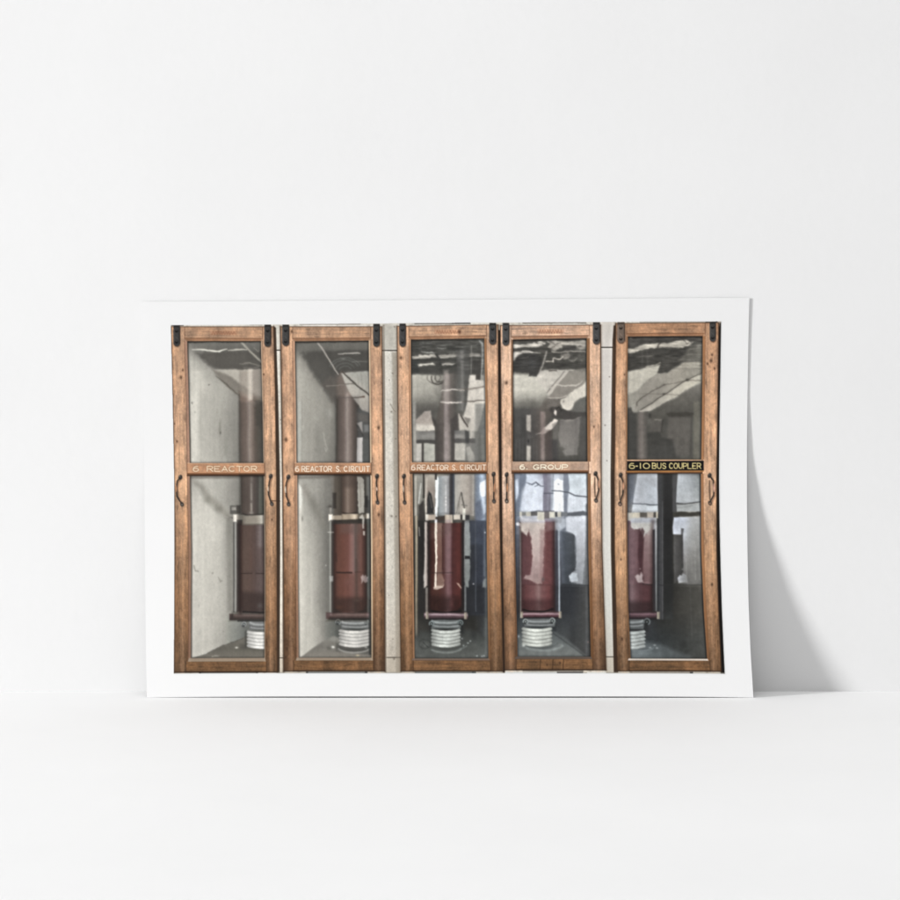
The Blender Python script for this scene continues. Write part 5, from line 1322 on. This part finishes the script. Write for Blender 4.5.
    grade([(335, 396), (359, 396), (359, 463), (335, 463)], .9, .86, 2.5)
    grade([(519, 511), (562, 511), (562, 523), (519, 523)], .9, .88, 1.5)
    grade([(425, 513), (470, 513), (470, 523), (425, 523)], .9, .88, 1.5)
    grade([(627, 511), (658, 511), (658, 523), (627, 523)], .9, .86, 1.5)
    for x0, x1, y0, y1 in ((240, 240, 525, 613), (334, 366, 525, 613), (429, 462, 523, 613), (519.6, 555, 523, 612), (653, 653, 522, 611)):
        for e in (x0, x1):                          # the tubes turn away at both sides
            L([(e, y0), (e, y1)], 4.0, (44, 28, 26), .30, 3.2)
    clarity(m[..., 0])
    soften()
    IMG[:] = PAPER * (1 - m) + np.clip(IMG * (1 + .035 * FINE[..., None] + .04 * GRIT[..., None]), 8, 252) * m
    IDS[(mask_poly(BORDER, .45) <= .004)] = -1
    IDS[(mask_poly(BORDER, .45) > .004) & (IDS < 0)] = 0


def gblur(im, n):
    k = im
    for _ in range(n):
        for ax in (0, 1):
            k = .25 * np.roll(k, 1, ax) + .5 * k + .25 * np.roll(k, -1, ax)
    return k


def glaze(m, dark, wave, cab):
    """old rolled window glass: everything behind and in it reads slightly soft and wavy"""
    i, j = np.nonzero(m.any(1))[0], np.nonzero(m.any(0))[0]
    sh = (slice(max(0, i[0] - 8), i[-1] + 9), slice(max(0, j[0] - 8), j[-1] + 9))
    a = m[sh][..., None]
    w = np.maximum(gblur(a, 2), 1e-3)
    nb, mx = (5, .62) if (cab > 1 and wave > .5) else (3, .5)
    w = np.maximum(gblur(a, nb), 1e-3)
    k = gblur(IMG[sh] * a, nb) / w
    im = IMG[sh] * (1 - a * mx) + k * a * mx
    x, y = X[sh], Y[sh]
    e = np.clip(gblur(a, 6)[..., 0] * 2 - 1, 0, 1)
    dx = e * S * wave * (.9 * (vnoise(.12, .05, 41, x, y) - .5) + .3 * (vnoise(.45, .3, 42, x, y) - .5))
    dy = e * S * wave * (1.2 * (vnoise(.12, .14, 43, x, y) - .5) + .7 * (vnoise(.4, .4, 44, x, y) - .5))
    h, wd = x.shape
    u = np.clip(np.arange(wd)[None] + dx, 0, wd - 1.001)
    v = np.clip(np.arange(h)[:, None] + dy, 0, h - 1.001)
    iu, iv = u.astype(int), v.astype(int)
    fu, fv = (u - iu)[..., None], (v - iv)[..., None]
    im = (im[iv, iu] * (1 - fu) + im[iv, iu + 1] * fu) * (1 - fv) + (im[iv + 1, iu] * (1 - fu) + im[iv + 1, iu + 1] * fu) * fv
    t = im / 255.0
    t = t ** dark * 1.03
    am = (.05, .05, .12, .10, .10)[cab]
    mod = am * (fbm(.12, .09, 45, 4)[sh] - .5) + .05 * (fbm(.5, .4, 46, 2)[sh] - .5)
    if cab > 1:
        mod = mod + .11 * (fbm(.22, .30, 47, 3)[sh] - .5)
        up = np.clip((374 - y) / 8, 0, 1)
        mod = mod + .42 * up * (fbm(.12, .55, 48, 3)[sh] - .5)
    t = t * (1 + mod)[..., None]
    edge = np.clip(gblur(a, 14)[..., 0], 0, 1)                # painted inner shadow, darkens each pane towards its frame
    t = t * (1 - .34 * np.clip(1 - (edge - .5) * 2, 0, 1) ** 1.2)[..., None]
    IMG[sh] = IMG[sh] * (1 - a) + np.clip(t, 0, 1) * 255 * a


def grade(pts, sat, gain, soft=2.0, rgb=(1, 1, 1)):
    sl = box(pts, 4)
    a = alpha_of(sdf(pts, X[sl], Y[sl]), soft)[..., None]
    c = IMG[sl]
    g = c.mean(-1, keepdims=True)
    IMG[sl] = c * (1 - a) + (g + (c - g) * sat) * gain * np.array(rgb) * a


def clarity(m, amt=.27):
    """local contrast, as in a tone-mapped print"""
    lum = IMG.mean(-1) * m + 128 * (1 - m)
    k = lum.copy()
    for r in (2, 5, 9):
        for ax in (0, 1):
            c = np.cumsum(np.pad(k, [(r + 1, r) if a == ax else (0, 0) for a in (0, 1)], mode='edge'), axis=ax)
            k = (c[2 * r + 1:] - c[:-2 * r - 1] if ax == 0 else c[:, 2 * r + 1:] - c[:, :-2 * r - 1]) / (2 * r + 1)
    IMG[:] = IMG * np.clip(1 + amt * (lum - k) / np.maximum(k, 30) * m, .6, 1.5)[..., None]


def soften():
    k = IMG.copy()
    for ax in (0, 1):
        k = .12 * np.roll(k, 1, ax) + .76 * k + .12 * np.roll(k, -1, ax)
    IMG[:] = k


paint()
#BPY#
# ================================================================ Blender part
import bpy

C = bpy.context.scene.collection
D, F, HY, CAMH = 2.5, 2500.0, 297.0, 0.3943     # camera distance to the wall, focal length, horizon, height


def gap(py):
    """how far the curling sheet stands off the wall (m) at layout height py"""
    ys = np.array([296., 330, 400, 459, 516, 587, 632, 671, 698])
    gs = np.array([1.4, 1.2, 1.0, 2.6, 7.2, 17.4, 25.8, 34.6, 40.6]) * .001
    y = np.asarray(py, float)
    out = 0
    for k in (-12, -6, 0, 6, 12):               # light smoothing of the profile
        out = out + np.interp(np.clip(y + k, 296, 698 + 12), np.append(ys, 710), np.append(gs, .0430))
    return out / 5


def place(px, py, lift=0.0):
    g = gap(py) + lift
    d = D - g
    return np.stack([(px - 450.0) * d / F, -g, CAMH - (py - HY) * d / F], -1)


def mesh_obj(name, verts, faces, mat, parent=None, cols=None, smooth=True):
    me = bpy.data.meshes.new(name)
    verts = np.asarray(verts, np.float32)
    faces = np.asarray(faces, np.int32)
    me.vertices.add(len(verts))
    me.vertices.foreach_set('co', verts.ravel())
    me.loops.add(faces.size)
    me.loops.foreach_set('vertex_index', faces.ravel())
    me.polygons.add(len(faces))
    me.polygons.foreach_set('loop_start', np.arange(0, faces.size, 4, dtype=np.int32))
    me.polygons.foreach_set('loop_total', np.full(len(faces), 4, np.int32))
    if cols is not None:
        at = me.attributes.new('ink', 'FLOAT_COLOR', 'POINT')
        at.data.foreach_set('color', np.concatenate([cols, np.ones((len(cols), 1))], 1).astype(np.float32).ravel())
    me.update(calc_edges=True)
    me.validate()
    if smooth:
        me.polygons.foreach_set('use_smooth', np.ones(len(faces), bool))
    me.materials.append(mat)
    o = bpy.data.objects.new(name, me)
    C.objects.link(o)
    if parent:
        o.parent = parent
    return o


def material(name):
    m = bpy.data.materials.new(name)
    m.use_nodes = True
    nt = m.node_tree
    return m, nt, nt.nodes['Principled BSDF']


def noise(nt, scale, detail=4, rough=.55):
    n = nt.nodes.new('ShaderNodeTexNoise')
    n.inputs['Scale'].default_value = scale
    n.inputs['Detail'].default_value = detail
    n.inputs['Roughness'].default_value = rough
    t = nt.nodes.new('ShaderNodeTexCoord')
    nt.links.new(t.outputs['Object'], n.inputs['Vector'])
    return n


def plaster(name, a, b, scale, bump, fine):
    m, nt, bs = material(name)
    n = noise(nt, scale, 5)
    r = nt.nodes.new('ShaderNodeValToRGB')
    r.color_ramp.elements[0].position, r.color_ramp.elements[1].position = .3, .7
    r.color_ramp.elements[0].color = (*a, 1)
    r.color_ramp.elements[1].color = (*b, 1)
    nt.links.new(n.outputs['Fac'], r.inputs['Fac'])
    nt.links.new(r.outputs['Color'], bs.inputs['Base Color'])
    bs.inputs['Roughness'].default_value = .85
    bs.inputs['Specular IOR Level'].default_value = .15
    n2 = noise(nt, fine, 6, .6)
    bp = nt.nodes.new('ShaderNodeBump')
    bp.inputs['Strength'].default_value = bump
    bp.inputs['Distance'].default_value = .0006
    nt.links.new(n2.outputs['Fac'], bp.inputs['Height'])
    nt.links.new(bp.outputs['Normal'], bs.inputs['Normal'])
    return m


wall_mat = plaster('white_plaster', (.79, .79, .79), (.812, .812, .812), 5.0, .28, 110)
floor_mat = plaster('white_floor', (.79, .79, .79), (.812, .812, .812), 4.0, .3, 60)

paper_mat, nt, bs = material('matte_paper')
bs.inputs['Base Color'].default_value = (.812, .812, .812, 1)
bs.inputs['Roughness'].default_value = .7
bs.inputs['Specular IOR Level'].default_value = .12

ink_mat, nt, bs = material('printed_ink')
at = nt.nodes.new('ShaderNodeAttribute')
at.attribute_name = 'ink'
nt.links.new(at.outputs['Color'], bs.inputs['Base Color'])
bs.inputs['Roughness'].default_value = .6
bs.inputs['Specular IOR Level'].default_value = .12

# ---------------------------------------------------------------- setting
def sheet(name, corners, mat, nx, ny):
    a, b, c, d = [np.array(v, float) for v in corners]
    u, v = np.meshgrid(np.linspace(0, 1, nx + 1), np.linspace(0, 1, ny + 1))
    u, v = u[..., None], v[..., None]
    p = (a * (1 - u) + b * u) * (1 - v) + (d * (1 - u) + c * u) * v
    i = np.arange((nx + 1) * (ny + 1)).reshape(ny + 1, nx + 1)
    f = np.stack([i[:-1, :-1], i[:-1, 1:], i[1:, 1:], i[1:, :-1]], -1).reshape(-1, 4)
    o = mesh_obj(name, p.reshape(-1, 3), f, mat, None, None, False)
    o['kind'] = 'structure'
    return o


sheet('floor', [(-3.2, -3.6, 0), (3.2, -3.6, 0), (3.2, 0, 0), (-3.2, 0, 0)], floor_mat, 8, 8)
sheet('wall', [(-3.2, 0, 0), (3.2, 0, 0), (3.2, 0, 3.0), (-3.2, 0, 3.0)], wall_mat, 8, 8)

# ---------------------------------------------------------------- the print
BASE = np.array([0.0, -float(gap(697.8)), 0.0])
root = bpy.data.objects.new('art_print', None)
root.location = BASE
root.empty_display_size = .05
C.objects.link(root)
root['label'] = 'unframed white-bordered photo print of five glass-fronted wooden cabinets, leaning on the white wall'
root['category'] = 'art print'

# paper sheet, edges as (layout y, x)
EL = [(302, 143.0), (350, 143.3), (400, 143.8), (500, 144.6), (600, 145.4), (660, 146.1), (697.8, 146.8)]
ER = [(298, 749.4), (340, 748.4), (400, 747.4), (450, 746.9), (500, 746.9), (550, 747.4), (600, 748.4), (650, 750.4), (697.8, 753.4)]
NU, NV = 48, 120
u = np.linspace(0, 1, NU + 1)
grid = np.zeros((NV + 1, NU + 1, 2))
for k in range(NV + 1):
    t = k / NV
    yl, yr = 302 + (697.8 - 302) * t, 298 + (697.8 - 298) * t
    xl = np.interp(yl, [e[0] for e in EL], [e[1] for e in EL])
    xr = np.interp(yr, [e[0] for e in ER], [e[1] for e in ER])
    grid[k, :, 0] = xl + (xr - xl) * u
    grid[k, :, 1] = yl + (yr - yl) * u
for _ in range(6):                                # fair the edge curves
    grid[1:-1, :, 0] = .25 * grid[:-2, :, 0] + .5 * grid[1:-1, :, 0] + .25 * grid[2:, :, 0]
front = place(grid[..., 0], grid[..., 1])
t_ = np.linspace(0, 1, NV + 1)[:, None]
front[..., 2] += .0011 * (1 - (2 * u[None] - 1) ** 6) * t_ ** 3
back = front + np.array([0, .00035, 0])
n = (NU + 1) * (NV + 1)
i = np.arange(n).reshape(NV + 1, NU + 1)
f = [np.stack([i[:-1, :-1], i[1:, :-1], i[1:, 1:], i[:-1, 1:]], -1).reshape(-1, 4)]
j = i + n
f.append(np.stack([j[:-1, :-1], j[:-1, 1:], j[1:, 1:], j[1:, :-1]], -1).reshape(-1, 4))
verts = [front.reshape(-1, 3), back.reshape(-1, 3)]
m0 = 2 * n
for e in (i[0], i[-1][::-1], i[:, 0][::-1], i[:, -1]):       # cut edges, with their own vertices
    verts += [verts[0][e], verts[1][e]]
    q = np.arange(len(e)) + m0
    f.append(np.stack([q[:-1], q[1:], q[1:] + len(e), q[:-1] + len(e)], -1))
    m0 += 2 * len(e)
verts = np.concatenate(verts)
verts[:, 2] -= verts[:, 2].min() - .0002
DZ = float(front.reshape(-1, 3)[0, 2] - verts[0, 2])
mesh_obj('paper_sheet', verts - BASE, np.concatenate(f), paper_mat, root)

# printed picture: every depicted door, pane, handle ... is its own patch of ink on the sheet
lin = IMG / 255.0
lin = np.where(lin <= .04045, lin / 12.92, ((lin + .055) / 1.055) ** 2.4)
INK = lin * (.812 / lin[0, 0, 0])
POS = place(X, Y, .00012) - np.array([0, 0, DZ]) - BASE
POS[..., 2] += .0011 * (1 - (2 * (X - 145) / 606 - 1) ** 6) * ((Y - 300) / 398) ** 3
VI = np.arange(H * W).reshape(H, W)
CELL = IDS[:-1, :-1]
POSF, INKF = POS.reshape(-1, 3), INK.reshape(-1, 3)


def patch(idn, name, parent):
    q = CELL == idn
    if not q.any():
        return None
    f = np.stack([VI[:-1, :-1][q], VI[1:, :-1][q], VI[1:, 1:][q], VI[:-1, 1:][q]], -1)
    uq, inv = np.unique(f, return_inverse=True)
    return mesh_obj(name, POSF[uq], inv.reshape(-1, 4), ink_mat, parent, INKF[uq])


patch(0, 'printed_background', root)
DOORS = ['printed cabinet door lettered 6 REACTOR', 'printed cabinet door lettered 6 REACTOR S. CIRCUIT, beside the far left one',
         'printed cabinet door lettered 6 REACTOR S. CIRCUIT, in the middle', 'printed cabinet door lettered 6. GROUP', 'printed cabinet door with the black 6-10 BUS COUPLER plate']
for c in range(5):
    b = 10 * (c + 1)
    door = patch(b, 'printed_cabinet_door', root)
    door['label'] = DOORS[c]
    for k, nm in ((1, 'glass_pane'), (2, 'glass_pane'), (3, 'pull_handle'), (4, 'pull_handle'), (5, 'hinge_plate'), (6, 'hinge_plate'),
                  (7, 'name_plate' if c == 4 else 'lettering'), (8, 'reactor_tube'), (9, 'porcelain_insulator')):
        patch(b + k, nm, door)

# ---------------------------------------------------------------- light
world = bpy.data.worlds.new('World')
bpy.context.scene.world = world
world.use_nodes = True
bg = world.node_tree.nodes['Background']
bg.inputs['Color'].default_value = (1, 1, 1, 1)
bg.inputs['Strength'].default_value = .28


def lamp(name, pos, aim, size, power, col=(1, 1, 1)):
    l = bpy.data.lights.new(name, 'AREA')
    l.shape = 'DISK'
    l.size = size
    l.energy = power
    l.color = col
    o = bpy.data.objects.new(name, l)
    C.objects.link(o)
    o.location = pos
    from mathutils import Vector
    o.rotation_euler = (Vector(aim) - Vector(pos)).to_track_quat('-Z', 'Y').to_euler()
    return o


kd = np.array([2.75, 1.0, -.6])
kd = kd / np.linalg.norm(kd)
kp = np.array([.3, 0, .1]) - kd * 12.0
lamp('key_lamp', tuple(kp), (.3, 0, .1), 1.5, 1720)
lamp('overhead_fill', (0, -1.0, 3.2), (0, -1.0, 0), 2.2, 40)  # added fill lamp out of view, brightens mostly the floor

# ---------------------------------------------------------------- camera
cam = bpy.data.cameras.new('camera')
cam.sensor_width = 36
cam.lens = F / 900 * 36
cam.shift_y = (HY - 450) / 900
cam.clip_start, cam.clip_end = .05, 50
co = bpy.data.objects.new('camera', cam)
C.objects.link(co)
co.location = (0, -D, CAMH)
co.rotation_euler = (math.radians(90), 0, 0)
sc = bpy.context.scene
sc.camera = co
sc.view_settings.view_transform = 'Standard'
sc.view_settings.look = 'None'
sc.view_settings.exposure = 0
sc.view_settings.gamma = 1
